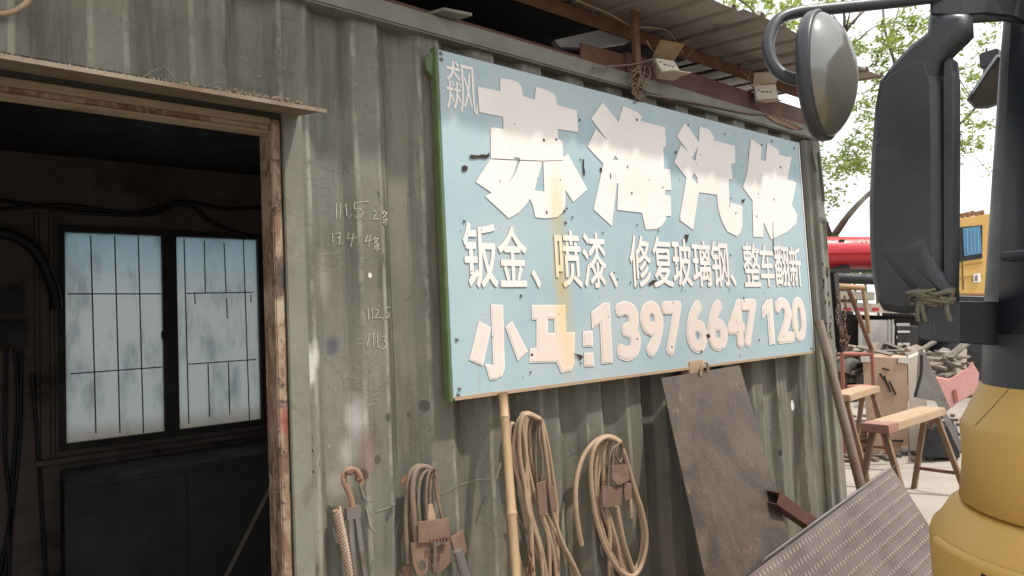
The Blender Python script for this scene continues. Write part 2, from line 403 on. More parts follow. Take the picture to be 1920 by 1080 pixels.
m = MB(); m.span((DL+.012, .045, ZF), (DL+.052, .16, DT-.005)); m.build('jamb', M_frame, fr, bevel=.004)
m = MB(); m.span((JX1+.004, .035, ZF), (DR+.022, .058, DT+.03)); m.build('jamb_strip', M_railp, fr, bevel=.003)
m = MB(); m.span((DL+.052, .045, DT-.022), (JX0, .07, DT-.004)); m.build('lintel_strip', M_edge0, fr, bevel=.002)
m = MB(); m.span((DL+.052, .060, DT-.040), (JX0, .09, DT-.0225)); m.build('lintel', M_frame, fr, bevel=.002)
m = MB(); m.span((DL+.052, .055, DT-.048), (JX0, .10, DT-.0405)); m.build('lintel_strip', M_edge0, fr, bevel=.001)
m = MB(); m.span((DL-.02, .048, DT-.004), (DR+.022, .066, DT+.057)); m.build('lintel_shade_strip', M_dark, fr)  # dark strip standing in for the shaded gap under the canopy
# rain sheet over the doorway
ci_ = P(555, 219, y=.055); ya_, yb_ = -.4, .05
for _ in range(40):
    ym_ = (ya_+yb_)/2
    if P(612, 208, y=ym_).x > ci_.x: yb_ = ym_
    else: ya_ = ym_
ct_ = P(612, 208, y=ym_); CYF = ym_
m = MB(); zi_, zo_ = ci_.z+.004, ct_.z+.003
m.prism([(DL-.1, .055, zi_), (ci_.x, .055, zi_), (ct_.x, CYF, zo_), (DL-.1, CYF, zo_)], (0, 0, -.003))
m.span((DL-.1, CYF-.003, zo_-.010), (ct_.x, CYF-.0005, zo_+.001))
def can_z(y): return zi_+(zo_-zi_)*(y-.055)/(CYF-.055)
M_rain = simple('rain_sheet', (.22, .18, .135), (.12, .092, .07), .75, scale=9, stain=(.13, .075, .045), stain_amt=.42)
cn = m.build('door_canopy', M_rain, ct)
m = MB()
for i in range(1300):
    x = random.triangular(DL, ct_.x-.02, -.62); y = CYF+.004+(.05-CYF)*random.random()**1.4; z = can_z(y)+random.random()*.016*math.exp(-((x+.62)/.22)**2)
    a = random.random()*6.3; s_ = random.uniform(.001, .0036)*random.uniform(.6, 1.6); dz = random.uniform(-.002, .006)
    m.prism([(x+s_*math.cos(a+t)*(1, .35, 1, .35)[i2], y+s_*.6*math.sin(a+t), z+dz*(i2 % 2)) for i2, t in enumerate((0, 1.57, 3.14, 4.71))], (0, 0, .001+random.random()*.003))
M_grit = simple('dry_grit', (.27, .20, .14), (.14, .10, .07), .95, scale=60)
tag(m.build('leaf_grit', M_grit, cn), kind='stuff')
for x, a, l in ((-.93, .6, .05), (-.86, 2.2, .045), (-.80, .3, .06), (-1.02, 1.0, .04), (-.46, 1.3, .03)):
    m = MB(); cz = can_z(CYF+.02)+.003; m.tube([(x, CYF+.01, cz), (x+l*.5*math.cos(a), CYF+.015, cz+.012+l*.3*math.sin(a)), (x+l*math.cos(a), CYF+.02, cz+.01+l*.8*math.sin(a))], .0016, 5); m.build('twig', M_bark, cn)
# loose bracket plate on the top rail
m = MB(); q = [P(x, y, z=2.675) for x, y in ((783, 28), (832, 13), (886, 24), (828, 42))]
m.prism(q, (0, 0, -.012)); m.build('bracket_plate', M_railp, ct, bevel=.002)
# lock rods and weld scars on the post
for (x0, y0, x1, y1, w) in ((1523, 280, 1531, 322, 5), (1536, 285, 1546, 378, 5), (1540, 408, 1554, 418, 3), (1546, 412, 1552, 470, 3)):
    m = MB(); m.tube([P(x0, y0, y=.026), P(x1, y1, y=.026)], w/1193*3.3*.5, 6, sub=1); m.build('lock_rod', M_railp, ct)
m = MB()
for i in range(30):
    t = random.random(); px = 1547+16*t*1.0+random.choice((-5, 1, 3))+random.uniform(-1, 1); py = 480+t*260
    p = P(px, py, y=.033); s_ = random.uniform(.003, .012); m.box(p, (random.uniform(.003, .007), .004, s_*2.0))
tag(m.build('weld_scar', M_dark, ct), kind='stuff')
# seams: a few vertical weld seams standing proud
for px, y0, y1 in ((730, 130, 860),):
    m = MB(); a_ = PW(px-12, y0); b_ = PW(px+38, y1); b_.x = a_.x; b_.y = a_.y
    m.tube([a_, b_], .0016, 5, sub=1); m.build('weld_seam', M_railp, ct)

# chalk figures on the corrugated side
def strokes(lines, w, sub=7):
    m = MB()
    for ln in lines:
        pts = []
        for i in range(len(ln)-1):
            for t in range(sub): pts.append((ln[i][0]+(ln[i+1][0]-ln[i][0])*t/sub, ln[i][1]+(ln[i+1][1]-ln[i][1])*t/sub))
        pts.append(ln[-1]); q = [PW(*p) for p in pts]
        for i in range(len(q)-1):
            d = q[i+1]-q[i]; n = Vector((-d.z, 0, d.x)); n = n.normalized()*w if n.length > 1e-9 else Vector((w, 0, 0))
            m.add([q[i]-n, q[i+1]-n, q[i+1]+n, q[i]+n], [(0, 1, 2, 3)])
    return m
zz = lambda L: [Z(540, 340, 2.7, l) for l in L]
tiao = [[(485, 148), (476, 166)], [(482, 157), (501, 158), (478, 186)], [(479, 165), (503, 190)], [(479, 196), (506, 195)], [(493, 185), (493, 222)], [(486, 203), (478, 214)], [(498, 204), (507, 214)]]
two = lambda x, y: [(x, y+5), (x+9, y), (x+17, y+8), (x+14, y+22), (x, y+44), (x+32, y+42)]
five = lambda x, y: [[(x+3, y+3), (x, y+36), (x+30, y+34), (x+47, y+52), (x+34, y+78), (x+8, y+76)], [(x+3, y+3), (x+72, y-2)]]
W1 = [[(246, 113), (243, 186)], [(266, 110), (261, 188)], [(291, 114), (297, 176)], [(319, 165), (307, 190)]]+five(333, 104)+[two(428, 148)]+tiao
W2 = [[(225, 262), (226, 312)], [(238, 266), (264, 260), (258, 324)], [(250, 286), (262, 284)], [(270, 318), (276, 314)], [(306, 260), (298, 291), (348, 284)], [(330, 264), (317, 332)], [(402, 272), (388, 306), (420, 298)], [(415, 272), (406, 328)]]+[[(x-45, y+132) for x, y in l] for l in tiao]
W3 = [[(405, 640), (408, 700)], [(425, 639), (428, 696)], two(440, 647), [(481, 684), (478, 699)], [(496, 641), (495, 662), (513, 668), (509, 690), (494, 692)], [(496, 642), (519, 636)]]
W4 = [[(346, 800), (374, 792)], [(345, 824), (384, 818)], [(413, 768), (398, 840)], [(433, 766), (430, 842)], [(451, 769), (453, 842)], [(466, 833), (463, 844)], [(478, 786), (496, 782), (486, 805), (499, 819), (492, 841), (474, 850)]]
for wr_ in (W1[:6], W1[6:], W2[:7], W2[7:], W3, W4): strokes(zz(wr_), .0014).build('chalk_writing', M_chalk, ct)
ov = lambda cx, cy, a, b: [(cx+a*math.cos(t*.52), cy+b*math.sin(t*.52)) for t in range(13)]
strokes([Z(520, 720, 3, ov(122, 105, 13, 32)), Z(520, 720, 3, ov(146, 100, 12, 36))], .0022, 2).build('marker_writing', M_ink, ct)
for l_ in ([(135, 415), (200, 370)], [(150, 505), (205, 490)]): strokes([Z(520, 720, 3, l_)], .004, 4).build('paint_gap', M_ink, ct)
strokes([Z(520, 720, 3, l) for l in ([(465, 560), (490, 640), (540, 655)], [(500, 690), (520, 780), (548, 832)], [(920, 620), (1010, 575), (1110, 540), (1215, 530)], [(560, 715), (640, 690), (690, 660)])], .0016, 5).build('scratch', simple('bare_scratch', (.30, .26, .2), None, .8, bump=0), ct)

# window in the back wall
win = MB(); y0, y1 = 2.385, 2.44
fw_ = .035
win.span((wl, y0, wb), (wl+fw_, y1, wt)); win.span((wr-fw_, y0, wb), (wr, y1, wt)); win.span((wl+fw_, y0, wt-fw_), (wr-fw_, y1, wt)); win.span((wl+fw_, y0, wb), (wr-fw_, y1, wb+fw_))
mx0, mx1 = P(306, 620, y=2.4).x, P(333, 620, y=2.4).x
win.span((mx0, y0+.001, wb+fw_), (mx1, y1-.001, wt-fw_))
wn = win.build('window', M_dark, ct)
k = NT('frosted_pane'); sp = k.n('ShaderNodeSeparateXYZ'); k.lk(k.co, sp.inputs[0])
sky_tint = k.ramp(sp.outputs['Z'], 1.75, 2.25, 0, .5)  # blue of the sky outside, painted into the upper panes
c = k.mix(sky_tint, (.62, .66, .665), (.28, .47, .58)); c = k.mix(k.ramp(k.noise(4, 8, .7, k.scaled((2, 1, .6))), .45, .7, 0, .55), c, (.30, .34, .36)); c = k.mix(k.ramp(k.noise(60, 4), .6, .75, 0, .4), c, (.3, .3, .3))
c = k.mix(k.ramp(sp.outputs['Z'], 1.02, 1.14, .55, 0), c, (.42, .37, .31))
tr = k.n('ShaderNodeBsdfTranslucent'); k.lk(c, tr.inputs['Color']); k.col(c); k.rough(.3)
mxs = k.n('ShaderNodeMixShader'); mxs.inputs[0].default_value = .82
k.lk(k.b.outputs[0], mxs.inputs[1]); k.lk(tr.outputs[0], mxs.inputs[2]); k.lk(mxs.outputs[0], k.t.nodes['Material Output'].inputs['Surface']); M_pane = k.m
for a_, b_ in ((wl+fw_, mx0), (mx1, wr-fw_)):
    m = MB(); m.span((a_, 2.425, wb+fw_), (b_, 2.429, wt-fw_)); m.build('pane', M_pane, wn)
M_bar = simple('window_bar', (.07, .07, .072), None, .7)
def bar(x0, ya, x1, yb): 
    m = MB(); m.tube([P(x0, ya, y=2.415), P(x1, yb, y=2.415)], .0034, 6, sub=1); m.build('window_bar', M_bar, wn)
for a_, b_ in ((170, 180), (215, 225), (259, 269)): bar(a_, 442, b_, 812)
bar(126, 551, 302, 551); bar(132, 701, 305, 688)
for a_, b_ in ((345, 354), (456, 468)): bar(a_, 448, b_, 794)
bar(383, 452, 385, 550); bar(420, 455, 424, 549); bar(350, 550, 475, 548); bar(353, 683, 480, 674); bar(390, 682, 393, 782); bar(428, 680, 431, 778)
bar(365, 548, 366, 570); bar(425, 560, 426, 597); bar(470, 552, 471, 567)
m = MB(); m.box(P(307, 628, y=2.375), (.025, .02, .05)); m.build('window_catch', M_dark, wn, bevel=.004)
m = MB(); m.span((wl-.1, 2.33, wb-.055), (wr+.1, 2.399, wb-.03)); m.build('window_sill', M_soot, wn)

# ------------------------------------------------------------------ things inside the workshop
for i, pts in enumerate(([(-20, 395), (120, 385), (250, 400), (340, 378), (420, 392), (510, 388)], [(-20, 372), (150, 398), (280, 402), (345, 382), (400, 420), (470, 445)])):
    m = MB(); m.tube([P(x, y, y=2.38) for x, y in pts], .011, 6)
    tag(m.build('wall_cable', M_rubber), ('sagging dark cable along the back wall above the barred window', 'dark cable drooping down to the top corner of the barred window')[i], 'cable')
m = MB(); m.tube([P(x, y, y=2.30) for x, y in ((-40, 440), (20, 440), (70, 475), (100, 540), (106, 580))], .028, 8)
tag(m.build('air_hose', M_rubber), 'thick dark hose curving down the workshop wall left of the window', 'hose')
t = thing('switch_box', 'dark switch box on the workshop wall with cables hanging below it', 'switch box', P(25, 600, y=2.36))
m = MB(); a_ = P(-30, 602, y=2.36); b_ = P(50, 650, y=2.36); m.span((a_.x, 2.30, b_.z), (b_.x, 2.399, a_.z)); m.build('box_case', M_dark, t, bevel=.008)
for pts in ([(40, 655), (38, 800), (30, 900), (8, 1080)], [(12, 655), (10, 850), (20, 960), (-2, 1080)], [(60, 700), (72, 850), (78, 960), (86, 1090)], [(28, 655), (34, 760), (24, 900), (16, 1090)]):
    m = MB(); m.tube([P(x, y, y=2.35) for x, y in pts], .008, 6); m.build('cable', M_rubber, t)
m = MB(); a_ = P(-30, 540, y=2.36); b_ = P(45, 585, y=2.36); m.span((a_.x, 2.34, b_.z), (b_.x, 2.399, a_.z))
tag(m.build('wall_socket_board', M_dark, bevel=.004), 'small dark board on the workshop wall above the switch box', 'board')
for px in (72, 100):
    m = MB(); m.tube([P(px-4, 400, y=2.385), P(px, 855, y=2.385)], .012, 6, sub=1)
    tag(m.build('conduit', M_soot), ('dark upright conduit further from the window on the workshop wall', 'dark upright conduit right beside the barred window')[px == 100], 'pipe', 'conduits on the workshop wall')
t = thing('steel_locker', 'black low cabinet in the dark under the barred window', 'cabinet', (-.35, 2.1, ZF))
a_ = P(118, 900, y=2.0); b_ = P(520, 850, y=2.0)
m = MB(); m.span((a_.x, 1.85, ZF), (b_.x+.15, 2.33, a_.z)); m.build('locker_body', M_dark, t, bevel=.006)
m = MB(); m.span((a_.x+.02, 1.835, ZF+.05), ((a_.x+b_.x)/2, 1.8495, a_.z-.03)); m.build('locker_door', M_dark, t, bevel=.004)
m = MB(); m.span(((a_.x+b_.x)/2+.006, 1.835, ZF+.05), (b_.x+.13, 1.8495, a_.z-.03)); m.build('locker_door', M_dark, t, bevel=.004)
m = MB(); m.tube([P(525, 880, y=1.4), P(425, 1080, y=1.4), ], .012, 6, sub=1)
p_ = P(525, 880, y=1.4); q_ = P(425, 1080, y=1.4); e_ = p_+(q_-p_)*((p_.z-ZF)/(p_.z-q_.z))
m = MB(); m.tube([p_, e_], .013, 6, sub=1); tag(m.build('leaning_stick', M_bark), 'slanting stick leaning in the dark of the workshop by the doorway', 'stick')
for i, (x0, ya, x1, yb) in enumerate(((492, 492, 514, 570), (503, 574, 516, 602))):
    m = MB(); a_ = P(x0, ya, y=2.39); b_ = P(x1, yb, y=2.39); m.span((a_.x, 2.392, b_.z), (b_.x, 2.397, a_.z))
    tag(m.build('wall_notice', M_cream), ('larger pale paper pinned right of the barred window', 'small pale paper pinned below the larger one right of the window')[i], 'paper')

# ------------------------------------------------------------------ sign board
sb = thing('sign_board', 'faded blue painted signboard with white Chinese lettering and a phone number', 'sign', (BX, 0, BZ))
def bp(px, py, y=-.003):
    p = P(px, py, y=y); return p
# board sheet, slightly wavy
m = MB(); nx, nz = 40, 20; vs = []; fs = []
def wav(x, z): return 0
for i in range(nx+1):
    for j in range(nz+1): vs.append((BX+BW*i/nx, 0, BZ+BH*j/nz))
for i in range(nx):
    for j in range(nz):
        q = i*(nz+1)+j; fs.append((q, q+nz+1, q+nz+2, q+1))
m = MB(); m.span((BX, 0, BZ), (BX+BW, .012, BZ+BH)); m.build('board_panel', M_sign, sb, bevel=.0015)
m = MB(); m.span((BX-.014, -.001, BZ-.012), (BX-.001, .034, BZ+BH+.012)); m.build('edge_trim', M_green, sb, bevel=.003)
m = MB(); m.prism([(BX-.0145, .01, BZ+BH-.005), (BX-.04, .02, BZ+BH-.035), (BX-.034, .025, BZ+BH-.07), (BX-.0145, .02, BZ+BH-.09)], (0, .012, 0)); m.build('trim_tab', M_green, sb)
M_edge = simple('board_edge_wood', (.42, .31, .2), (.3, .2, .13), .7, scale=9)
m = MB(); m.span((BX, .0125, BZ), (BX+.03, .055, BZ+BH)); m.span((BX+BW-.03, .0125, BZ), (BX+BW, .055, BZ+BH)); m.span((BX+.03, .0125, BZ+BH-.03), (BX+BW-.03, .055, BZ+BH)); m.span((BX+.03, .0125, BZ), (BX+BW-.03, .055, BZ+.03)); m.build('back_batten', M_edge, sb)
m = MB(); m.span((BX+.004, -.0035, BZ-.006), (BX+BW-.002, -.0005, BZ+.006)); m.build('bottom_lip', M_edge, sb)
m = MB(); m.span((BX+BW-.007, -.003, BZ+.007), (BX+BW+.001, -.0006, BZ+BH)); m.build('side_lip', M_white, sb)
M_ledge = simple('letter_foam_edge', (.22, .16, .12), (.14, .10, .08), .8, scale=20, bump=0)
def letter(polys, mat=M_letter, off=.0026, grow=0):
    m = MB()
    for outer, holes in polys:
        v, f = fill_poly(outer, holes, lambda a, b: P(a, b, y=0))
        m.add([(p.x, -off, p.z) for p in v], f)
    o_ = m.build('letter', mat, sb)
    mm = MB()
    for outer, holes in polys:
        for lp in [outer]+list(holes):
            n = len(lp); w = [P(a, b, y=0) for a, b in lp]
            mm.add([(p.x, -off+.0002, p.z) for p in w]+[(p.x, -.0006, p.z) for p in w], [(i, (i+1) % n, n+(i+1) % n, n+i) for i in range(n)])
    mm.build('letter_edge', M_ledge, o_)
    return o_
A = lambda L: Z(800, 80, 3.176, L); B = lambda L: Z(1080, 150, 3.2729, L); D = lambda L: Z(820, 400, 3.0, L)
letter([(A([(300, 263), (435, 290), (435, 212), (500, 222), (545, 238), (565, 270), (570, 318), (640, 342), (648, 265), (710, 282), (755, 305), (770, 335), (772, 372), (893, 405), (900, 535), (778, 515), (782, 575), (805, 590), (812, 685), (838, 662), (955, 875), (870, 950), (825, 878), (825, 960), (810, 1010), (775, 1040), (700, 1047), (645, 1040), (630, 970), (612, 930), (590, 965), (550, 1010), (487, 1047), (345, 915), (385, 895), (290, 830), (380, 690), (378, 505), (455, 515), (452, 443), (312, 415)]),
         [A([(685, 710), (640, 880), (698, 887), (692, 715)]), A([(512, 684), (550, 686), (553, 705), (532, 768), (483, 840), (515, 780), (537, 705)])])])
letter([(B([(160, 138), (258, 258), (285, 160), (375, 198), (402, 228), (392, 252), (545, 292), (550, 412), (533, 415), (537, 545), (575, 550), (583, 675), (545, 678), (545, 705), (578, 712), (582, 835), (552, 835), (548, 860), (525, 895), (490, 915), (425, 918), (402, 815), (250, 798), (257, 635), (248, 635), (218, 898), (105, 795), (165, 515), (68, 410), (118, 302), (190, 372), (90, 238)]), [B([(238, 465), (258, 492), (222, 490)])])])
letter([(B([(668, 260), (750, 382), (755, 285), (812, 302), (848, 355), (840, 372), (972, 405), (975, 512), (950, 515), (958, 608), (935, 612), (940, 790), (945, 750), (1018, 775), (1018, 900), (1005, 940), (985, 960), (925, 930), (890, 860), (870, 790), (862, 705), (752, 690), (715, 920), (632, 858), (675, 600), (600, 505), (640, 398), (685, 442), (615, 345)]), [B([(746, 410), (730, 496), (708, 482)]), B([(720, 570), (742, 600), (742, 638), (708, 598)])])])
letter([(B([(1070, 360), (1138, 408), (1130, 490), (1160, 500), (1172, 385), (1240, 430), (1245, 460), (1320, 475), (1295, 610), (1350, 630), (1322, 765), (1355, 830), (1350, 880), (1290, 935), (1195, 980), (1148, 872), (1148, 965), (1085, 962), (1080, 740), (1022, 660), (1050, 560)]), [])])

def glyph(ch, box, mat, bold=0., off=.002, inset=0, parent=None, name='letter', deep=False):
    cu = bpy.data.curves.new('t', 'FONT'); cu.body = ch; cu.resolution_u = 4
    o = bpy.data.objects.new('t', cu); C.objects.link(o); bpy.context.view_layer.update()
    dg = bpy.context.evaluated_depsgraph_get(); me = bpy.data.meshes.new_from_object(o.evaluated_get(dg))
    bpy.data.objects.remove(o)
    xs = [v.co.x for v in me.vertices]; ys = [v.co.y for v in me.vertices]
    xa, xb, ya, yb = min(xs), max(xs), min(ys), max(ys)
    cx, cy = (box[0]+box[2])/2, (box[1]+box[3])/2
    X0_, X1_ = P(box[0], cy, y=0).x+inset, P(box[2], cy, y=0).x-inset; Z1_, Z0_ = P(cx, box[1], y=0).z-inset, P(cx, box[3], y=0).z+inset
    fs = [tuple(q.vertices) for q in me.polygons]; m = MB()
    sh = [(0, 0)]+[(bold*math.cos(i*math.pi/4), bold*math.sin(i*math.pi/4)*.8) for i in range(8)]+([(bold*.5*math.cos(i*math.pi/4+.4), bold*.5*math.sin(i*math.pi/4+.4)) for i in range(8)] if bold > .02 else [])
    if bold == 0: sh = sh[:1]
    w_, h_ = xb-xa+2*bold, yb-ya+2*bold*.8
    for i, (dx, dy) in enumerate(sh):
        m.add([((v.co.x-xa+bold+dx)/w_*(X1_-X0_)+X0_, -off-i*.00006, (v.co.y-ya+bold*.8+dy)/h_*(Z1_-Z0_)+Z0_) for v in me.vertices], fs)
    o_ = link(name, m.mesh(name), mat, parent or sb)
    if deep:
        cnt = {}
        for q in fs:
            for i in range(len(q)):
                e = (q[i], q[(i+1) % len(q)]); kx = tuple(sorted(e)); cnt[kx] = cnt.get(kx, 0)+1
        mm = MB(); nv = len(me.vertices)
        for b_ in range(len(sh)):
            for (i, j), c_ in cnt.items():
                if c_ == 1:
                    a_, d_ = m.v[b_*nv+i], m.v[b_*nv+j]; mm.add([(a_[0], a_[1]+.0002, a_[2]), (d_[0], d_[1]+.0002, d_[2]), (d_[0], -.0006, d_[2]), (a_[0], -.0006, a_[2])], [(0, 1, 2, 3)])
        link('letter_edge', mm.mesh('letter_edge'), M_ledge, o_)
    bpy.data.meshes.remove(me)
    return o_
row2 = [('钣', 868, 418, 931, 540), ('金', 933, 424, 987, 538), ('、', 996, 505, 1013, 540), ('喷', 1040, 432, 1089, 540), ('漆', 1092, 437, 1135, 540), ('、', 1143, 508, 1157, 540),
        ('修', 1180, 441, 1219, 539), ('复', 1223, 444, 1260, 539), ('玻', 1260, 448, 1296, 538), ('璃', 1297, 451, 1332, 538), ('钢', 1333, 452, 1365, 538), ('、', 1368, 513, 1380, 537),
        ('整', 1393, 456, 1424, 538), ('车', 1424, 458, 1450, 538), ('翻', 1451, 460, 1478, 537), ('新', 1479, 462, 1501, 538)]
for ch, *bx in row2: glyph(ch, bx, M_letter, .018, .0032, deep=True)
glyph('飙', (836, 118, 894, 212), M_letter, 0)
row3 = [('1', 1107, 567, 1148, 683), ('3', 1154, 564, 1200, 677), ('9', 1200, 563, 1244, 671), ('7', 1242, 564, 1281, 668), ('6', 1285, 561, 1325, 663), ('6', 1324, 560, 1363, 659),
        ('4', 1361, 560, 1396, 653), ('7', 1389, 560, 1421, 652), ('1', 1426, 559, 1452, 646), ('2', 1453, 557, 1487, 644), ('0', 1483, 556, 1511, 641)]
for ch, *bx in row3:
    if ch == '1': continue
    l_ = glyph(ch, bx, M_letter, .064)
    glyph(ch, bx, M_letterface, .044, .0034, .008, l_, 'letter_face')
def shrink(poly, s_=.86):
    n = len(poly); out = []
    ar = sum(poly[i][0]*poly[(i+1) % n][1]-poly[(i+1) % n][0]*poly[i][1] for i in range(n)); sg = 1 if ar > 0 else -1
    for i in range(n):
        a_, b_, c_ = Vector(poly[i-1]), Vector(poly[i]), Vector(poly[(i+1) % n])
        d1 = (b_-a_).normalized(); d2 = (c_-b_).normalized(); n1 = Vector((-d1.y, d1.x))*sg; n2 = Vector((-d2.y, d2.x))*sg
        q = (n1+n2); q = q/max(q.dot(n1), .35)
        out.append(tuple(b_+q*s_))
    return out
xiao = [[(298, 512), (368, 515), (378, 870), (362, 915), (325, 935), (293, 935), (265, 845), (312, 852)], [(232, 605), (301, 642), (255, 858), (178, 825)], [(380, 640), (418, 603), (508, 775), (450, 830)]]
ma = [(527, 515), (718, 515), (720, 668), (772, 668), (768, 845), (750, 885), (695, 898), (668, 838), (515, 840), (518, 760), (555, 755), (555, 600), (530, 597)]
mah = [(620, 595), (655, 595), (655, 672), (620, 672)]
one = [[(862, 555), (930, 503), (968, 500), (985, 840), (922, 848), (912, 618), (868, 650)]]
one2 = [[(4.0/4*0+x*0.8333+(1150-820)*3, y*.8333+(420-400)*3) for x, y in ((998, 562), (1035, 508), (1068, 500), (1090, 808), (1050, 818), (1035, 605), (1003, 642))]]
for polys, hs_ in ((xiao, []), ([ma], [mah]), (one, []), (one2, []), ([[(815, 662), (872, 660), (874, 750), (818, 750)], [(822, 784), (876, 782), (880, 862), (825, 862)]], [])):
    l_ = letter([(D(p), [D(h) for h in hs_]) for p in polys])
    m = MB()
    for p in polys:
        v, f = fill_poly(D(shrink(p, 8)), [D(shrink(h, -8)) for h in hs_], lambda a, b: P(a, b, y=0)); m.add([(q.x, -.0040, q.z) for q in v], f)
    m.build('letter_face', M_letterface, l_)
# torn places, screws and pin holes in the sheet
M_hole = simple('torn_hole', (.05, .035, .028), (.02, .015, .012), .9, scale=40, bump=0)
def blot(pts, off=.0042):
    m = MB(); v, f = fill_poly(pts, [], lambda a, b: P(a, b, y=0)); m.add([(p.x, -off, p.z) for p in v], f); m.build('torn_hole', M_hole, sb)
blot(A([(250, 678), (262, 668), (300, 673), (330, 666), (355, 670), (368, 655), (372, 678), (350, 690), (310, 687), (280, 692), (256, 690)]))
blot(A([(206, 738), (225, 730), (243, 742), (238, 762), (215, 768), (207, 755)]))
blot(A([(926, 690), (934, 700), (933, 740), (940, 770), (936, 800), (928, 780), (925, 730)]))
blot(B([(662, 950), (690, 948), (684, 972), (676, 1000), (668, 980)])); blot(B([(1012, 735), (1035, 730), (1030, 745), (1022, 755)]))
blot(B([(205, 565), (213, 590), (211, 615), (207, 595)])); blot(B([(330, 690), (345, 690), (340, 702)])); blot(B([(365, 885), (378, 886), (372, 897)]))
blot(D([(760, 790), (800, 795), (818, 806), (800, 826), (788, 806)])); blot(B([(1246, 530), (1258, 532), (1252, 545)]))
blot(Z(1150, 420, 3.6, [(230, 405), (262, 378), (300, 382), (268, 402), (240, 415)])); blot(Z(1150, 420, 3.6, [(620, 745), (648, 742), (652, 765), (628, 770)]))
blot(A([(382, 690), (500, 696), (690, 704), (810, 700), (810, 703), (690, 708), (500, 701), (382, 695)]), .0030)
blot(B([(1203, 870), (1206, 870), (1210, 980), (1212, 1060), (1208, 1060), (1206, 980)]), .0030)
blot(A([(1095-70, 745), (1110-70, 748), (1112-70, 770), (1102-70, 768)]))
rb = random.Random(3)
for i in range(95):
    x, z, s_ = rb.uniform(.03, 2.41), BZ+rb.uniform(.03, 1.19), rb.choice((.0025, .003, .0045, .006))
    m = MB(); n_ = 6; m.add([(x+s_*rb.uniform(.6, 1.3)*math.cos(6.283*i_/n_), -.0044, z+s_*rb.uniform(.6, 1.5)*math.sin(6.283*i_/n_)) for i_ in range(n_)], [tuple(range(n_))])
    m.build('pin_hole', M_hole, sb)
for px, py in ((826, 100), (827, 111), (861, 728), (859, 739), (1489, 278), (1521, 653), (1447, 265), (856, 636), (1060, 417)):
    m = MB(); p = P(px, py, y=0); m.lathe(p, (0, -1, 0), [(.007, 0), (.007, .003), (.004, .006), (0, .0065)], 10); m.build('screw', M_steel, sb)

# ------------------------------------------------------------------ awning
aw = thing('awning', 'rusty awning of corrugated tin sheets on iron beams above the container', 'awning', (0, 0, ZT))
RXA, RXB, RYA, RYB = -2.6, 2.93, -.30, 2.25
def roof_z(y): return 2.905+(y+.30)*.155
def roof_prof(x):
    t = (x-.02) % .19
    if t < .012: return .022*t/.012
    if t < .037: return .022
    if t < .049: return .022*(1-(t-.037)/.012)
    return 0
sw = .76; xi = RXB; si = 0
while xi > RXA:
    xa = max(xi-sw, RXA); xs = []; xlap = .03 if si else 0
    n = int((xi-xa)/.19)+2
    for i in range(-1, n+1):
        e = math.floor(xa/.19)*.19+.02+i*.19
        for t in (0, .012, .037, .049, .098, .101, .111, .114): 
            if xa+.002 < e+t < xi-.002: xs.append(e+t)
    xs = [xa]+sorted(xs)+([xi] if not si else [xi, xi+xlap])
    m = MB(); vs = []; ys = [RYA-(.02 if si % 2 else 0)+.012*math.sin(si*5), .15, .9, 1.6, RYB]
    for x in xs:
        for y in ys: vs.append((x, y, roof_z(y)+roof_prof(x)+.0025*(si % 2)+.004*math.sin(9*x+2*y)))
    ny = len(ys)
    m.add(vs, [(i*ny+j, (i+1)*ny+j, (i+1)*ny+j+1, i*ny+j+1) for i in range(len(xs)-1) for j in range(ny-1)])
    m.add([(a_, b_, c_+.0012) for a_, b_, c_ in vs], [(i*ny+j, i*ny+j+1, (i+1)*ny+j+1, (i+1)*ny+j) for i in range(len(xs)-1) for j in range(ny-1)])
    m.build('roof_sheet', M_tin, aw); xi = xa+.001; si += 1
    if xa <= RXA: break
by = .15
def angle_iron(a, b, w, t, mat, name):
    a = Vector(a); b = Vector(b); m = MB(); m.span((a.x, a.y, a.z), (b.x, a.y+t, a.z+w)); m.span((a.x, a.y+t+.0005, a.z+w-t), (b.x, a.y+w, a.z+w)); return m.build(name, mat, aw)
angle_iron((RXA, by, roof_z(by)-.075), (2.9, by, 0), .068, .006, M_rust, 'purlin')
for yy in (.95, 1.75): angle_iron((RXA, yy, roof_z(yy)-.058), (2.9, yy, 0), .05, .005, M_rust, 'purlin')
# deep channel along the container top
m = MB(); z0, z1 = 2.664, 2.80; m.span((1.10, .102, z0), (2.85, .108, z1)); m.span((1.10, .1085, z0), (2.85, .145, z0+.006)); m.span((1.10, .1085, z1-.006), (2.85, .145, z1)); m.build('channel_beam', M_rustred, aw)
za_ = P(900, 50, y=.12).z
m = MB(); m.span((RXA, .115, za_-.03), (1.0, .121, za_)); m.span((RXA, .1215, za_-.006), (1.0, .17, za_)); m.build('angle_beam', M_rustred, aw)
pb, pt = P(1200, 185, y=.012), P(1199, 55, y=.012)
m = MB(); m.span((pb.x-.02, .005, 2.52), (pb.x+.02, .027, roof_z(.02)-.004)); m.build('post', M_rust, aw, bevel=.003)
m = MB(); q = [P(x, y, y=.11) for x, y in ((1089, 80), (1193, 108), (1193, 150), (1089, 118))]; m.prism(q, (0, .008, 0)); m.build('gusset_plate', M_rust, aw)
q = [P(x, y, y=.16) for x, y in ((1040, 75), (1187, 42), (1190, 68), (1178, 80), (1110, 90), (1050, 88))]
m = MB(); m.prism(q, (0, .03, 0)); m.build('cross_plate', simple('grey_zinc', (.30, .29, .29), None, .5, .3, scale=4), aw)
m = MB(); m.beam((RXA+.1, 1.0, 2.9), (2.8, 1.35, 2.96), .04, .06); m.build('brace', M_rust, aw)
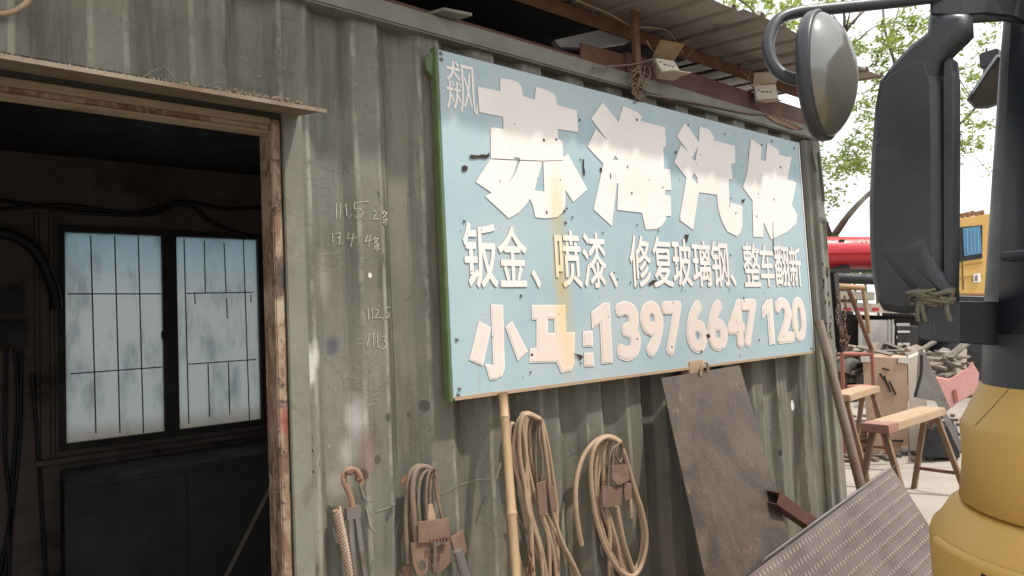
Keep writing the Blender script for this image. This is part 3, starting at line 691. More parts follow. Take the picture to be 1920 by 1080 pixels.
for xx in (-1.8, .1, 1.5, 2.75):
    m = MB(); m.span((xx, .9, ZT), (xx+.05, .949, roof_z(.92)-.06)); m.span((xx, 1.76, ZT), (xx+.05, 1.81, roof_z(1.78)-.06)); m.build('stub_post', M_rust, aw)

m = MB(); m.span((RXA, 2.14, ZT), (2.3, 2.16, roof_z(2.15)-.004)); m.build('back_light_block', M_dark, aw)  # added to block light from behind, keeping the space under the awning dark
m = MB(); m.span((RXA, .30, ZT), (RXA+.02, 2.13, roof_z(.3)-.004)); m.build('side_light_block', M_dark, aw)  # added to shut light out of the awning's left end
m = MB(); m.prism([(RXA+.05, .22, roof_z(.22)-.05), (1.72, .22, roof_z(.22)-.05), (1.72, 2.13, roof_z(2.13)-.065), (RXA+.05, 2.13, roof_z(2.13)-.065)], (0, 0, .004)); m.build('roof_shade_sheet', M_dark, aw)  # dark sheet added so the inner roof underside reads as deep shade
# floodlights
def flood(q, label, tilt, yaw, vis):
    t = thing('floodlight', label, 'floodlight', q, 'floodlights under the awning')
    M = Matrix.Rotation(yaw, 3, 'Z') @ Matrix.Rotation(tilt, 3, 'X')
    w, h, dp = .13, .105, .05
    def T(pts): return [Vector(q)+M @ Vector(p) for p in pts]
    m = MB(); a_ = [(-w/2, 0, -h/2), (w/2, 0, -h/2), (w/2, 0, h/2), (-w/2, 0, h/2)]; b_ = [(-w*.38, dp, -h*.36), (w*.38, dp, -h*.36), (w*.38, dp, h*.36), (-w*.38, dp, h*.36)]
    m.add(T(a_+b_), [(0, 1, 2, 3), (7, 6, 5, 4), (0, 4, 5, 1), (1, 5, 6, 2), (2, 6, 7, 3), (3, 7, 4, 0)]); m.build('housing', M_beige, t, bevel=.003)
    m = MB(); m.prism(T([(-w*.44, -.004, -h*.42), (w*.44, -.004, -h*.42), (w*.44, -.004, h*.42), (-w*.44, -.004, h*.42)]), M @ Vector((0, .003, 0))); m.build('lamp_glass', M_lamp, t)
    # folded visors above and below
    vz, vy = (.012, -.085) if tilt < R(-20) else (.035, -.06)
    m = MB(); m.prism(T([(-w/2, -.001, h/2), (w/2, -.001, h/2), (w*.58, vy, h/2+vz), (-w*.50, vy, h/2+vz+.004)]), M @ Vector((0, .003, .003))); m.build('visor', vis, t)
    m = MB(); m.prism(T([(-w/2, -.001, -h/2), (w/2, -.001, -h/2), (w*.48, -.045, -h/2-.035), (-w*.30, -.045, -h/2-.035)]), M @ Vector((0, .003, -.003))); m.build('visor', M_beige, t)
    m = MB()
    for xx, zz_, l in ((-.045, .02, .012), (-.028, .004, .02), (0, .003, .012), (.02, .001, .010)):
        m.prism(T([(xx, -.0055, zz_), (xx+l, -.0055, zz_-.001), (xx+l, -.0055, zz_-.007), (xx, -.0055, zz_-.006)]), M @ Vector((0, .001, 0)))
    m.build('lamp_print', M_ink, t)
    m = MB(); m.tube(T([(-w/2-.006, .02, 0), (-w/2-.01, .05, .03), (-w/2+.01, .09, .08), (w/2-.01, .09, .08), (w/2+.01, .05, .03), (w/2+.006, .02, 0)]), .004, 6); m.build('mount_bracket', M_rust, t)
flood(P(1252, 124, y=-.02), 'floodlight beside the iron post, its tan visor folded down over the white glass', R(-30), R(-12), simple('dusty_tan_visor', (.27, .18, .09), (.17, .11, .06), .7, scale=14))
flood(P(1436, 173, y=.03), 'floodlight under the awning nearer the round truck mirror, white glass facing down', R(-14), R(-42), M_beige)

def wire(name, pts, r, mat, label, cat='wire', n=6):
    m = MB(); m.tube(pts, r, n, sub=5); return tag(m.build(name, mat), label, cat)
wire('electric_wire', [P(x, y, y=.06) for x, y in ((1010, -30), (1080, 0), (1140, 25), (1185, 48), (1245, 55), (1265, 75), (1280, 100))], .0045, M_hose, 'pale wire running along the awning beam to the first floodlight')
wire('electric_wire', [P(x, y, y=.0) for x, y in ((1110, 128), (1150, 124), (1190, 120), (1230, 108), (1270, 85), (1290, 78), (1298, 92), (1288, 108))], .004, M_cable, 'brown wire looping from the gusset plate over the floodlight by the post')
wire('electric_wire', [P(x, y, y=.02) for x, y in ((1212, 75), (1222, 92), (1235, 98))], .003, M_hose, 'short pale wire from the iron post to its floodlight')
wire('electric_wire', [P(x, y, y=.02) for x, y in ((1415, 172), (1402, 145), (1390, 132), (1395, 118), (1410, 122), (1405, 140), (1398, 160))], .003, M_cable, 'dark tangled wire above the floodlight near the mirror')
wire('electric_wire', [P(x, y, y=.02) for x, y in ((1216, 178), (1300, 192), (1400, 212), (1440, 215), (1470, 226), (1505, 242))], .005, M_cable, 'brown wire lying along the container top rail towards the corner')
wire('electric_wire', [P(x, y, y=.045) for x, y in ((-60, -14), (-30, 20), (0, 26), (28, 20), (50, 5), (64, -12))], .007, M_hose, 'pale cable loop at the very top left above the doorway')
m = MB()
for i in range(9):
    pts = []; r_ = random.Random(40+i); y_ = 125+r_.random()*10
    for j in range(5): pts.append(P(1200+r_.uniform(-22, 22)*(1-.1*j), y_+j*14+r_.uniform(-4, 4), y=-.008+r_.uniform(-.012, .012)))
    m.tube(pts, .0032, 5, sub=4)
tag(m.build('tie_wire', M_cable), 'knotted clump of old wires tied round the awning post', 'wire')
m = MB(); q = [P(x, y, y=.02) for x, y in ((1435, 216), (1475, 224), (1503, 240), (1490, 243), (1455, 230))]; m.prism(q, (0, .004, 0)); tag(m.build('tin_offcut', M_rustpale), 'bent rusty strip lying on the container rail beside the mirror', 'scrap metal')

# ------------------------------------------------------------------ things leaning and hanging on the container side
# bamboo
bt, bb = P(943, 737, y=-.012), P(968, 1080, y=-.14); bb = bt+(bb-bt)*((bt.z)/(bt.z-bb.z))
ax = bb-bt
m = MB(); nodes = [0, .063, .31, .56, .80, 1.02]
bt_ = thing('bamboo_pole', 'split yellow bamboo pole propped under the left end of the sign', 'bamboo pole', bb)
for i in range(len(nodes)-1):
    a_ = bt+ax*(nodes[i]*1.0/1.02); b_ = bt+ax*(nodes[i+1]/1.02)
    m = MB(); d_ = (b_-a_); m.tube([a_, a_+d_*.03, a_+d_*.5, a_+d_*.96, b_], [.0195, .0165, .0155, .0165, .0195], 9, sub=1); m.build('culm', M_bamboo, bt_)

# plain steel plate
a_, b_ = P(1240, 709, y=-.012), P(1387, 685, y=-.012)
n_pl = Vector((0, -1, .36)).normalized()
PLN = (a_, n_pl)
def on(px, py, pln): return P(px, py, plane=pln)
c_, d_ = on(1480, 1010, PLN), on(1322, 1080, PLN)
c_ = b_+(c_-b_)*((b_.z-.0)/(b_.z-c_.z)); d_ = a_+(d_-a_)*(a_.z/(a_.z-d_.z))
m = MB(); m.prism([a_, b_, c_, d_], n_pl*-.006)
k = NT('bare_plate_steel'); n1 = k.noise(3, 9, .7, None, 1.2); n2 = k.noise(24, 6, .7)
c = k.mix(k.ramp(n1, .35, .65), (.050, .037, .029), (.112, .084, .066)); c = k.mix(k.ramp(k.noise(1.6, 5), .45, .65, 0, .7), c, (.07, .052, .044)); c = k.mix(k.ramp(n2, .56, .68, 0, .75), c, (.05, .038, .03)); c = k.mix(k.ramp(k.noise(70, 5, .7), .58, .7, 0, .5), c, (.23, .19, .16)); c = k.mix(k.ramp(k.noise(8, 8, .7), .6, .72, 0, .6), c, (.3, .19, .11))
k.col(c); k.b.inputs['Metallic'].default_value = .15; k.rough(k.ramp(n1, .3, .7, .45, .65)); k.bump(n2, .15, .003); M_plate = k.m
tag(m.build('steel_plate', M_plate), 'tall bare steel plate leaning against the container below the sign', 'steel plate')
m = MB(); q = P(1308, 688, y=-.01); m.box(q+Vector((0, .03, -.005)), (.11, .05, .07)); t = thing('wood_wedge', 'small rope-tied wooden wedge jammed between the sign and the steel plate', 'wedge', q); m.build('wood_block', M_edge, t, bevel=.004)
m = MB(); m.tube([q+Vector(p) for p in ((.0, -.012, -.04), (.01, -.014, .0), (.03, -.014, .018), (.055, -.014, .012), (.06, -.012, -.02))], .006, 6); m.build('rope', M_hose, t)

# tread plate
A3 = P(1672, 876, y=-.30); B3 = P(1395, 1080, y=-.30)
C3 = P(1745, 990, d=(A3-CAM).dot(fw)-.22)
n_t = (B3-A3).cross(C3-A3).normalized()
if n_t.dot(CAM-A3) < 0: n_t = -n_t
TP = (A3, n_t)
ue = (B3-A3).normalized(); ve = (C3-A3); Lr = 1.15
ve = ve-ue*ve.dot(ue)*.0; ve.normalize()
B4 = A3+ue*1.75; sc_ = min(Lr, (A3.z-.02)/max(.05, -ve.z))
tp = thing('tread_plate', 'raised-pattern steel tread plate propped in front of the leaning pipe', 'tread plate', A3)
m = MB(); m.prism([A3, B4, B4+ve*sc_, A3+ve*sc_], n_t*-.005)
k = NT('tread_steel'); n1 = k.noise(3, 8, .65); c = k.mix(k.ramp(n1, .35, .65), (.080, .059, .052), (.135, .104, .093)); c = k.mix(k.ramp(k.noise(30, 6, .7), .55, .7, 0, .5), c, (.12, .085, .07))
k.col(c); k.b.inputs['Metallic'].default_value = .3; k.rough(.5); k.bump(k.noise(40, 4), .1, .002); M_tread = k.m
m.build('plate_sheet', M_tread, tp)
m = MB(); nrm = n_t; wv = nrm.cross(ue).normalized()
if wv.dot(ve) < 0: wv = -wv
M_stud = simple('polished_stud', (.58, .50, .45), None, .28, .6, scale=20, bump=0)
row = 0; v_ = .035
while v_ < sc_-.02:
    u_ = .03+(.012 if row % 2 else 0)
    while u_ < 1.72:
        o = A3+ue*u_+ve*v_+nrm*.0004; dirv = (ue*.30+wv).normalized(); l, w_ = .016, .0048; sd_ = nrm.cross(dirv)
        m.add([o-dirv*l, o+sd_*w_, o+dirv*l, o-sd_*w_, o+nrm*.0034-dirv*l*.4, o+nrm*.0034+dirv*l*.4], [(0, 1, 5, 4), (1, 2, 5), (2, 3, 5), (3, 0, 4, 5)])
        u_ += .027
    v_ += .055; row += 1
tag(m.build('tread_stud', M_stud, tp), kind='stuff')
m = MB(); m.beam(A3-n_t*.03+ve*.012, B4-n_t*.03+ve*.012, .04, .045, n_t); m.build('stiffener', M_steel, tp)
m = MB(); m.tube([A3-ue*.06+ve*.006-n_t*.006, B4], .006, 6, sub=1); m.build('edge_rod', M_dark, tp)
# rectangular tube
e0, e1 = P(1447, 932, y=-.24), P(1560, 1010, y=-.26)
dv = (e1-e0).normalized(); e1 = e0+dv*.5
hx = dv.cross(Vector((0, 0, 1))).normalized(); hz = hx.cross(dv)
m = MB(); w_, h_ = .036, .028
def ring(o, s_): return [o+hx*(w_*s_*a)+hz*(h_*s_*b) for a, b in ((-1, -1), (1, -1), (1, 1), (-1, 1))]
v8 = ring(e0, 1)+ring(e1, 1)+ring(e0, .86)+ring(e1, .86)
m.add(v8, [(i, (i+1) % 4, 4+(i+1) % 4, 4+i) for i in range(4)]+[(8+i, 12+i, 12+(i+1) % 4, 8+(i+1) % 4) for i in range(4)]+[(i, 8+i, 8+(i+1) % 4, (i+1) % 4) for i in range(4)]+[(4+i, 4+(i+1) % 4, 12+(i+1) % 4, 12+i) for i in range(4)])
tag(m.build('rectangular_tube', M_rustred), 'open-ended rectangular steel tube sticking out behind the tread plate', 'steel tube')
# leaning pipe
p0, p1 = P(1535, 602, y=-.02), P(1612, 905, y=-.22); p1 = p0+(p1-p0)*(p0.z/(p0.z-p1.z))
m = MB(); m.tube([p0, p1], .0245, 12, sub=1)
M_pipe = simple('pipe_steel', (.26, .215, .18), (.17, .12, .09), .5, .4, scale=7, stain=(.2, .1, .07), stain_amt=.42)
tag(m.build('steel_pipe', M_pipe), 'grey-brown steel pipe leaning on the container corner beside the sign', 'pipe')

# hung tools: everything on hooks, standing a few centimetres off the side
HW = lambda px, py, off=.03: P(px, py, y=WY-off)
def hang(o, sc, pts, off=.03, j=0): return [HW(o[0]+a/sc, o[1]+b/sc, off+j*math.sin(i*1.3)) for i, (a, b) in enumerate(pts)]
o4, o5 = (520, 720), (880, 720)
# ribbed bar
t = thing('ribbed_bar', 'short rusty ribbed reinforcing bar leaning at the far left of the hanging tools', 'steel bar', HW(*Z(*o4, 3, [(410, 1080)])[0]))
a_, b_ = hang(o4, 3, [(335, 708), (425, 1130)], .02)
m = MB(); m.tube([a_, b_], .0135, 8, sub=1); m.build('bar_core', M_rustpale, t)
m = MB(); d_ = (b_-a_)
for i in range(24): 
    q = a_+d_*((i+.6)/24.5); m.lathe(q, d_+Vector((.12, 0, .1)), [(.0138, -.003), (.0172, -.002), (.0172, .002), (.0138, .003)], 8)
m.build('bar_rib', simple('rib_scale', (.42, .32, .24), None, .7, scale=30), t)
t = thing('twisted_hook', 'rusty rod bent to a twisted hook at the top, hung left of the cable bundles', 'hook', HW(*Z(*o4, 3, [(420, 900)])[0]))
m = MB(); m.tube(hang(o4, 3, [(425, 725), (418, 660), (398, 600), (375, 550), (380, 500), (415, 480), (455, 500), (470, 545), (468, 565)], .03), .0095, 8); m.build('hook_rod', M_rustpale, t)
m = MB(); m.tube(hang(o4, 3, [(385, 490), (410, 505), (430, 485), (450, 520), (445, 540), (475, 530)], .04, .006), .006, 6); m.build('binding_wire', M_rust, t)
m = MB(); m.tube(hang(o4, 3, [(405, 720), (412, 800), (420, 900), (445, 1130)], .03), .010, 8); m.tube(hang(o4, 3, [(440, 718), (452, 780), (468, 900), (500, 1130)], .03), .0105, 8); m.box(hang(o4, 3, [(425, 722)])[0], (.045, .02, .035)); m.build('fork_shank', M_steel, t)
m = MB(); m.tube(hang(o4, 3, [(432, 830), (440, 1000), (455, 1130)], .02), .006, 6); m.build('inner_rod', M_steel, t)

def plate(t, o, sc, pts, off, mat=M_rust, hole=None, name='clamp_plate'):
    m = MB(); q = hang(o, sc, pts, off)
    if hole:
        cx, cy, rx, ry = hole; h = [(cx+rx*math.cos(i*.7854), cy+ry*math.sin(i*.7854)) for i in range(8)]
        for dd, fl in ((0, 1), (.008, -1)):
            v, f = fill_poly([(o[0]+a/sc, o[1]+b/sc) for a, b in pts], [[(o[0]+a/sc, o[1]+b/sc) for a, b in h]], lambda a, b: HW(a, b, off-dd)); m.add(v, f)
        for L in (pts, h):
            f0 = [HW(o[0]+a/sc, o[1]+b/sc, off) for a, b in L]; f1 = [HW(o[0]+a/sc, o[1]+b/sc, off-.008) for a, b in L]; n = len(L)
            m.add(f0+f1, [(i, (i+1) % n, n+(i+1) % n, n+i) for i in range(n)])
    else: m.prism(q, (0, .008, 0))
    return m.build(name, mat, t)
M_cplate = simple('rust_plate', (.20, .125, .088), (.13, .078, .055), .85, scale=16, stain=(.27, .19, .135), stain_amt=.4, bump=.4)
# bundle 2: welding leads with clamp plates
t = thing('cable_bundle', 'short folded bundle of dusty cables hung with rusty clamp plates, beside the hook', 'cable bundle', HW(800, 880))
for pts, r_, of in (([(737, 1010), (724, 800), (730, 620), (745, 510), (790, 462), (850, 478), (885, 500)], .0085, .03), ([(787, 960), (768, 740), (760, 580), (785, 480), (835, 466), (880, 490)], .0095, .05), ([(760, 900), (745, 700), (745, 560), (770, 490), (820, 470)], .007, .015)):
    m = MB(); m.tube(hang(o4, 3, pts, of, .003), r_, 8); m.build('lead', M_cable, t)
for pts in ([(803, 780), (793, 640), (805, 540), (840, 485), (875, 490)], [(822, 775), (815, 640), (828, 530), (850, 490)], [(840, 760), (836, 620), (846, 520), (866, 486), (885, 540), (900, 640), (930, 770)], [(858, 690), (862, 560), (880, 500), (900, 560), (912, 680), (925, 770)]):
    m = MB(); m.tube(hang(o4, 3, pts, .055, .004), .005, 6); m.build('lead', M_cable if len(pts) > 4 else M_rubber, t)
m = MB(); m.tube([hang(o4, 3, [(850, 478)], .0)[0], hang(o4, 3, [(892, 485)], .075)[0]], .006, 6); m.tube(hang(o4, 3, [(700, 560), (725, 520)], .05), .008, 6); m.build('hook_peg', M_rust, t)
plate(t, o4, 3, [(795, 778), (970, 755), (969, 884), (795, 893)], .075, M_cplate)
plate(t, o4, 3, [(750, 892), (800, 884), (862, 884), (866, 1000), (850, 1050), (820, 1078), (785, 1074), (764, 1010)], .066, M_cplate, (815, 1020, 24, 32))
plate(t, o4, 3, [(862, 940), (970, 888), (976, 1000), (930, 1050), (880, 1070)], .055, M_cplate)
plate(t, o4, 3, [(975, 868), (1045, 825), (1066, 930), (1058, 960), (1000, 950)], .05, M_cplate)
plate(t, o4, 3, [(706, 1030), (755, 1015), (765, 1100), (710, 1100)], .03, M_cplate)
m = MB(); m.tube(hang(o4, 3, [(885, 880), (888, 980), (880, 1060), (888, 1130)], .085), .0065, 8); m.lathe(hang(o4, 3, [(884, 1030)], .085)[0], (0, 0, 1), [(0, -.012), (.013, -.012), (.013, .012), (0, .012)], 6, False); m.build('clamp_bolt', M_steel, t)
m = MB(); m.tube(hang(o4, 3, [(1015, 935), (1068, 1130)], .06), .0165, 12, sub=1); m.build('grip_tube', M_steel, t)
m = MB(); m.prism(hang(o4, 3, [(850, 680), (872, 672), (895, 770), (848, 775)], .06), (0, .004, 0)); m.build('tag_plate', M_hose, t)
for i in range(6):
    m = MB(); m.box(hang(o4, 3, [(868+i*18, 882-i*2)], .087)[0], (.008, .008, .012)); m.build('weld_bead', M_rust, t)
# bundle 3: long bundle of ropes
t = thing('rope_bundle', 'long bundle of pale cables with clamp plates hung right beside the bamboo pole', 'cable bundle', HW(980, 780))
r_ = random.Random(11)
S3 = [[(395, 205), (300, 178), (262, 260), (258, 420), (292, 590), (340, 760), (385, 930), (440, 1130)], [(395, 200), (315, 172), (282, 250), (285, 420), (318, 600), (345, 780), (352, 950), (362, 1130)], [(395, 198), (330, 172), (300, 240), (310, 420), (335, 560), (350, 720), (400, 930), (430, 1130)],
      [(395, 198), (345, 178), (318, 240), (322, 400), (352, 560), (392, 700), (445, 830), (478, 980), (492, 1130)], [(400, 198), (360, 182), (338, 260), (345, 420), (372, 540), (420, 740), (470, 860), (492, 1130)], [(405, 200), (430, 300), (452, 420), (470, 540), (488, 690), (492, 860), (500, 1130)],
      [(405, 205), (420, 320), (440, 460), (455, 600), (470, 720), (520, 880), (585, 1010), (640, 1130)], [(400, 740), (438, 840), (450, 960), (450, 1130)], [(432, 735), (505, 880), (570, 1000), (610, 1110)], [(268, 260), (240, 220), (225, 300), (235, 500), (262, 760), (268, 920), (290, 1020), (325, 1110)], [(395, 200), (380, 260), (372, 420), (380, 560)], [(398, 205), (392, 300), (410, 420), (405, 560)]]
for q_ in range(6):      # more strands of the same run, each a little off its neighbour
    S3.insert(3, [(a+r_.uniform(-14, 14)*(i > 0), b+r_.uniform(-10, 10)) for i, (a, b) in enumerate(S3[q_ % 3+(q_ > 2)])])
for i, pts in enumerate(S3):
    m = MB(); m.tube(hang(o5, 3, pts, .02+.05*r_.random()+.02*(i < 5), .006), (.0072+.001*(i % 3)) if i < 16 else .005, 8); m.build('strand', M_hose if i < 16 else M_cable, t)
plate(t, o5, 3, [(380, 562), (430, 545), (440, 725), (395, 742)], .09, M_cplate); plate(t, o5, 3, [(440, 560), (476, 575), (495, 692), (462, 712)], .075, M_cplate)
m = MB(); m.tube([hang(o5, 3, [(390, 205)], 0)[0], hang(o5, 3, [(405, 208)], .11)[0]], .007, 6); m.build('hook_peg', M_rust, t)
for e_, r2 in (([(178, 445), (160, 500), (150, 530)], .005), ([(255, 720), (350, 880), (410, 975)], .004)): m = MB(); m.tube(hang(o5, 3, e_, .04), r2, 6); m.build('loose_end', M_cable, t)
for i in range(6):
    m = MB(); c_ = hang(o5, 3, [(345+10*math.sin(i*2.1), 950+i*20)], .07)[0]; q = [c_+Vector((.012*math.cos(a*.785)*(1 if i % 2 else .4), .012*math.cos(a*.785)*(.3 if i % 2 else .9), .017*math.sin(a*.785))) for a in range(9)]; m.tube(q, .004, 5, sub=2); m.build('chain_link', M_rust, t)
# bundle 4: hose coil
t = thing('hose_coil', 'looped tan rubber hose hung on a hook between the bamboo and the steel plate', 'hose', HW(1150, 830))
S4 = [([(632, 905), (612, 800), (597, 660), (606, 520), (645, 400), (715, 318), (790, 295), (850, 325)], .0088, .06), ([(845, 328), (770, 300), (708, 350), (684, 460), (690, 610), (720, 780), (775, 940), (850, 1055), (925, 1078), (975, 1000), (996, 860), (972, 720), (930, 590), (900, 490), (868, 380)], .0088, .075),
      ([(840, 330), (790, 300), (745, 345), (735, 450), (722, 570), (745, 700), (800, 850), (850, 980), (890, 1130)], .008, .045), ([(845, 330), (800, 305), (765, 345), (752, 460), (765, 640), (800, 790), (838, 930), (862, 1130)], .008, .055), ([(830, 690), (850, 800), (880, 930), (940, 1100)], .0088, .06), ([(770, 690), (790, 860), (788, 1000), (792, 1130)], .008, .05), ([(905, 640), (908, 700), (910, 752)], .007, .06)]
S4 += [([(845, 326), (785, 300), (738, 330), (712, 450), (708, 600), (735, 770), (785, 930), (862, 1050), (915, 1060), (958, 985), (976, 850), (955, 715), (920, 600), (885, 470), (862, 365)], .008, .05), ([(842, 332), (800, 312), (770, 380), (758, 520), (775, 680), (815, 820), (860, 960), (905, 1130)], .0078, .038)]
for pts, rr, of in S4:
    m = MB(); m.tube(hang(o5, 3, pts, of, .004), rr*1.12, 9, sub=6); m.build('hose_turn', M_hose, t)
for pts in ([(850, 335), (800, 370), (785, 470), (780, 600)], [(855, 335), (815, 360), (806, 470)], [(845, 335), (825, 380), (845, 440), (862, 400), (850, 345)], [(858, 335), (868, 400), (885, 470)], [(850, 330), (832, 345), (822, 400), (838, 430), (856, 430), (862, 380)]):
    m = MB(); m.tube(hang(o5, 3, pts, .085, .003), .0042, 6); m.build('thin_lead', M_cable, t)
plate(t, o5, 3, [(802, 460), (895, 452), (900, 540), (870, 555), (838, 570), (806, 540)], .095, M_cplate); plate(t, o5, 3, [(748, 575), (862, 570), (855, 680), (770, 695), (750, 690)], .085, M_cplate); plate(t, o5, 3, [(868, 560), (912, 558), (918, 640), (876, 655)], .08, M_cplate)
m = MB(); m.tube([hang(o5, 3, [(845, 330)], 0)[0], hang(o5, 3, [(865, 340)], .115)[0]], .007, 6); m.build('hook_peg', M_rust, t)

# ------------------------------------------------------------------ yellow truck at the right
CR = .22
hd = YAW+math.atan((1842-960)/F); nc = Vector((-math.cos(hd), math.sin(hd), 0))     # side of the corner seen edge on
p = P(1842, 700, d=1.55); CC = Vector((p.x, p.y, 0))-nc*CR
def coff(px, py):
    q = P(px, py, d=1.55); return (Vector((q.x, q.y, 0))-CC).dot(nc)-CR, q.z
XB_, Y2_ = CC.x+1.5, CC.y-1.9
def plan(off):
    pts = []; r_ = CR+off
    pts.append((XB_, CC.y+r_))
    for i in range(25):
        a = math.pi/2+i/24*math.pi/2; pts.append((CC.x+r_*math.cos(a), CC.y+r_*math.sin(a)))
    for i in range(13):
        a = math.pi+i/12*math.pi/2; pts.append((CC.x+r_*math.cos(a), Y2_+r_*math.sin(a)))
    pts.append((XB_, Y2_-r_)); return pts
def loft(levels, caps=True):
    m = MB(); n = None; vs = []
    for off, z in levels:
        pl = plan(off); n = len(pl); vs += [(x, y, z) for x, y in pl]
    L = len(levels)
    m.add(vs, [(i*n+j, i*n+(j+1) % n, (i+1)*n+(j+1) % n, (i+1)*n+j) for i in range(L-1) for j in range(n-1)], True)
    m.add(vs, [(i*n+n-1, i*n, (i+1)*n, (i+1)*n+n-1) for i in range(L-1)])
    if caps: m.add(vs[:n], [tuple(range(n-1, -1, -1))]); m.add(vs[-n:], [tuple(range(n))])
    return m
tk = thing('yellow_truck', 'close yellow truck cab corner with black pillar and big black mirrors at the right edge', 'truck', (CC.x, CC.y, 0))
L = [coff(1838, 722), coff(1840, 715), coff(1843, 600), coff(1850, 480), coff(1862, 300), coff(1874, 120), coff(1885, 0)]
L.append((L[-1][0]-.01, L[-1][1]+.10)); L.append((L[-1][0]-.05, L[-1][1]+.05))
loft(L).build('corner_pillar', M_black, tk)
o_b, z_b = L[1]
ring_t = coff(1797, 787); ring_b = coff(1797, 932)
loft([(o_b-.02, z_b+.006), (o_b+.004, z_b-.002), (ring_t[0]-.006, ring_t[1]+.003), (ring_t[0], ring_t[1]-.006), (ring_t[0]+.001, (ring_t[1]+ring_b[1])/2), (ring_b[0], ring_b[1]+.004), (ring_b[0]-.006, ring_b[1]), (ring_b[0]-.05, ring_b[1]-.002)]).build('cab_panel', M_yellow, tk)
bu = coff(1737, 1000)
loft([(ring_b[0]-.03, ring_b[1]-.0025), (ring_b[0]-.004, ring_b[1]-.006), (ring_b[0]+.022, ring_b[1]-.014), (bu[0]-.022, bu[1]+.030), (bu[0]-.008, bu[1]+.016), (bu[0]-.001, bu[1]-.004), (bu[0], bu[1]-.05), (bu[0], .62), (bu[0]-.02, .42), (bu[0]-.05, .38)]).build('bumper', M_yellow, tk)
# seam at the top of the ring, dark glossy side panel with its lip, headlight recess
def patch(a0, a1, rows, n=10):
    """patch on the rounded corner; rows of (off,z), angle in degrees"""
    m = MB(); vs = []
    for off, z in rows:
        for i in range(n+1):
            a = R(a0+(a1-a0)*i/n); vs.append((CC.x+(CR+off)*math.cos(a), CC.y+(CR+off)*math.sin(a), z))
    m.add(vs, [(j*(n+1)+i, j*(n+1)+i+1, (j+1)*(n+1)+i+1, (j+1)*(n+1)+i) for j in range(len(rows)-1) for i in range(n)], True); return m
cam_a = math.degrees(math.atan2(nc.y, nc.x))
M_navy = simple('glossy_dark_panel', (.016, .02, .027), None, .22, scale=4, bump=.05, spec=.5)
rows = [coff(1843, 622), coff(1850, 480), coff(1862, 300), coff(1885, 0)]
rows = [(rows[0][0]-.004, rows[0][1]-.006)]+[(o+.004, z) for o, z in rows]
patch(cam_a+31, cam_a+75, rows).build('side_glass', M_navy, tk)
patch(cam_a+41, cam_a+75, [(coff(1850, 490)[0]+.004, coff(1850, 500)[1]), (coff(1850, 490)[0]+.03, coff(1850, 496)[1]), (coff(1850, 490)[0]+.03, coff(1850, 484)[1]), (coff(1850, 490)[0]+.004, coff(1850, 480)[1])]).build('grip_lip', M_black, tk)
hz = P(1880, 1062, d=1.35).z
zr_ = P(1800, 1032, d=1.4).z
patch(cam_a+20, cam_a+88, [(bu[0]-.004, zr_-.34), (bu[0]+.009, zr_-.32), (bu[0]+.009, zr_-.016), (bu[0]+.006, zr_-.005), (bu[0]-.004, zr_)], 14).build('light_surround', M_yellow, tk)
hp = patch(cam_a+47, cam_a+86, [(bu[0]+.008, hz-.2), (bu[0]+.012, hz-.19), (bu[0]+.012, hz-.015), (bu[0]+.008, hz)]); hl = hp.build('headlight', M_glassdark, tk)
sm_ = coff(1815, 752)
m = MB(); m.tube([(CC.x+(CR+o+.0003)*math.cos(R(cam_a+a_)), CC.y+(CR+o+.0003)*math.sin(R(cam_a+a_)), z) for o, z, a_ in ((o_b+.004, z_b-.002, 40), ((o_b+ring_t[0])/2-.001, (z_b+ring_t[1])/2, 33.5), (ring_t[0]-.006, ring_t[1]+.003, 27))], .0008, 5, sub=1); m.build('panel_seam', M_dark, tk)
# the rest of the cab: windscreen, roof, wheels
fx = CC.x-CR+o_b
m = MB(); m.prism([(fx-.006, CC.y-.02, 1.45), (fx-.006, Y2_+.02, 1.45), (fx+.012, Y2_+.02, L[-3][1]-.02), (fx+.012, CC.y-.02, L[-3][1]-.02)], (-.004, 0, 0)); m.build('windscreen', M_glassdark, tk)
for yy in (CC.y-.05, Y2_+.02):
    m = MB(); m.lathe((CC.x+.75, yy, .42), (0, 1, 0), [(.0, .0), (.24, .0), (.25, .02), (.40, .0), (.42, .03), (.42, .2), (.40, .23), (.0, .23)], 28); m.build('wheel', M_rubber, tk)
m = MB(); m.span((CC.x+.1, Y2_+.3, .45), (CC.x+3.6, CC.y-.3, .62)); m.build('chassis', M_dark, tk)
# big rear-view mirror
MX = .43
def outline(pts, x): return [P(a, b, x=x) for a, b in pts]
def pillow(pts, layers, name, mat, parent, smooth=True):
    """outline at plane x=MX, stacked (inset px, dx)"""
    m = MB(); vs = []; n = len(pts)
    for ins, dx in layers:
        pl = shrink(pts, ins) if ins else pts
        vs += [Vector((MX+dx, q.y, q.z)) for q in outline(pl, MX)]
    m.add(vs, [(i*n+j, i*n+(j+1) % n, (i+1)*n+(j+1) % n, (i+1)*n+j) for i in range(len(layers)-1) for j in range(n)], smooth)
    m.add(vs[:n], [tuple(range(n))]); m.add(vs[-n:], [tuple(range(n-1, -1, -1))])
    return m.build(name, mat, parent)
sq = [(1646, 150), (1637, 200), (1630, 290), (1626, 380), (1627, 460), (1632, 520), (1640, 562), (1652, 582), (1690, 590), (1725, 588), (1764, 560), (1766, 470), (1765, 300), (1763, 160), (1752, 118), (1735, 100), (1700, 110), (1665, 130)]
mh = pillow(sq, [(16, -.012), (9, -.006), (3, .003), (0, .014), (0, .042), (4, .050)], 'mirror_housing', M_black, tk)
sq2 = [(1764, 150), (1766, 115), (1776, 104), (1784, 110), (1788, 150), (1788, 350), (1786, 540), (1780, 560), (1765, 562)]
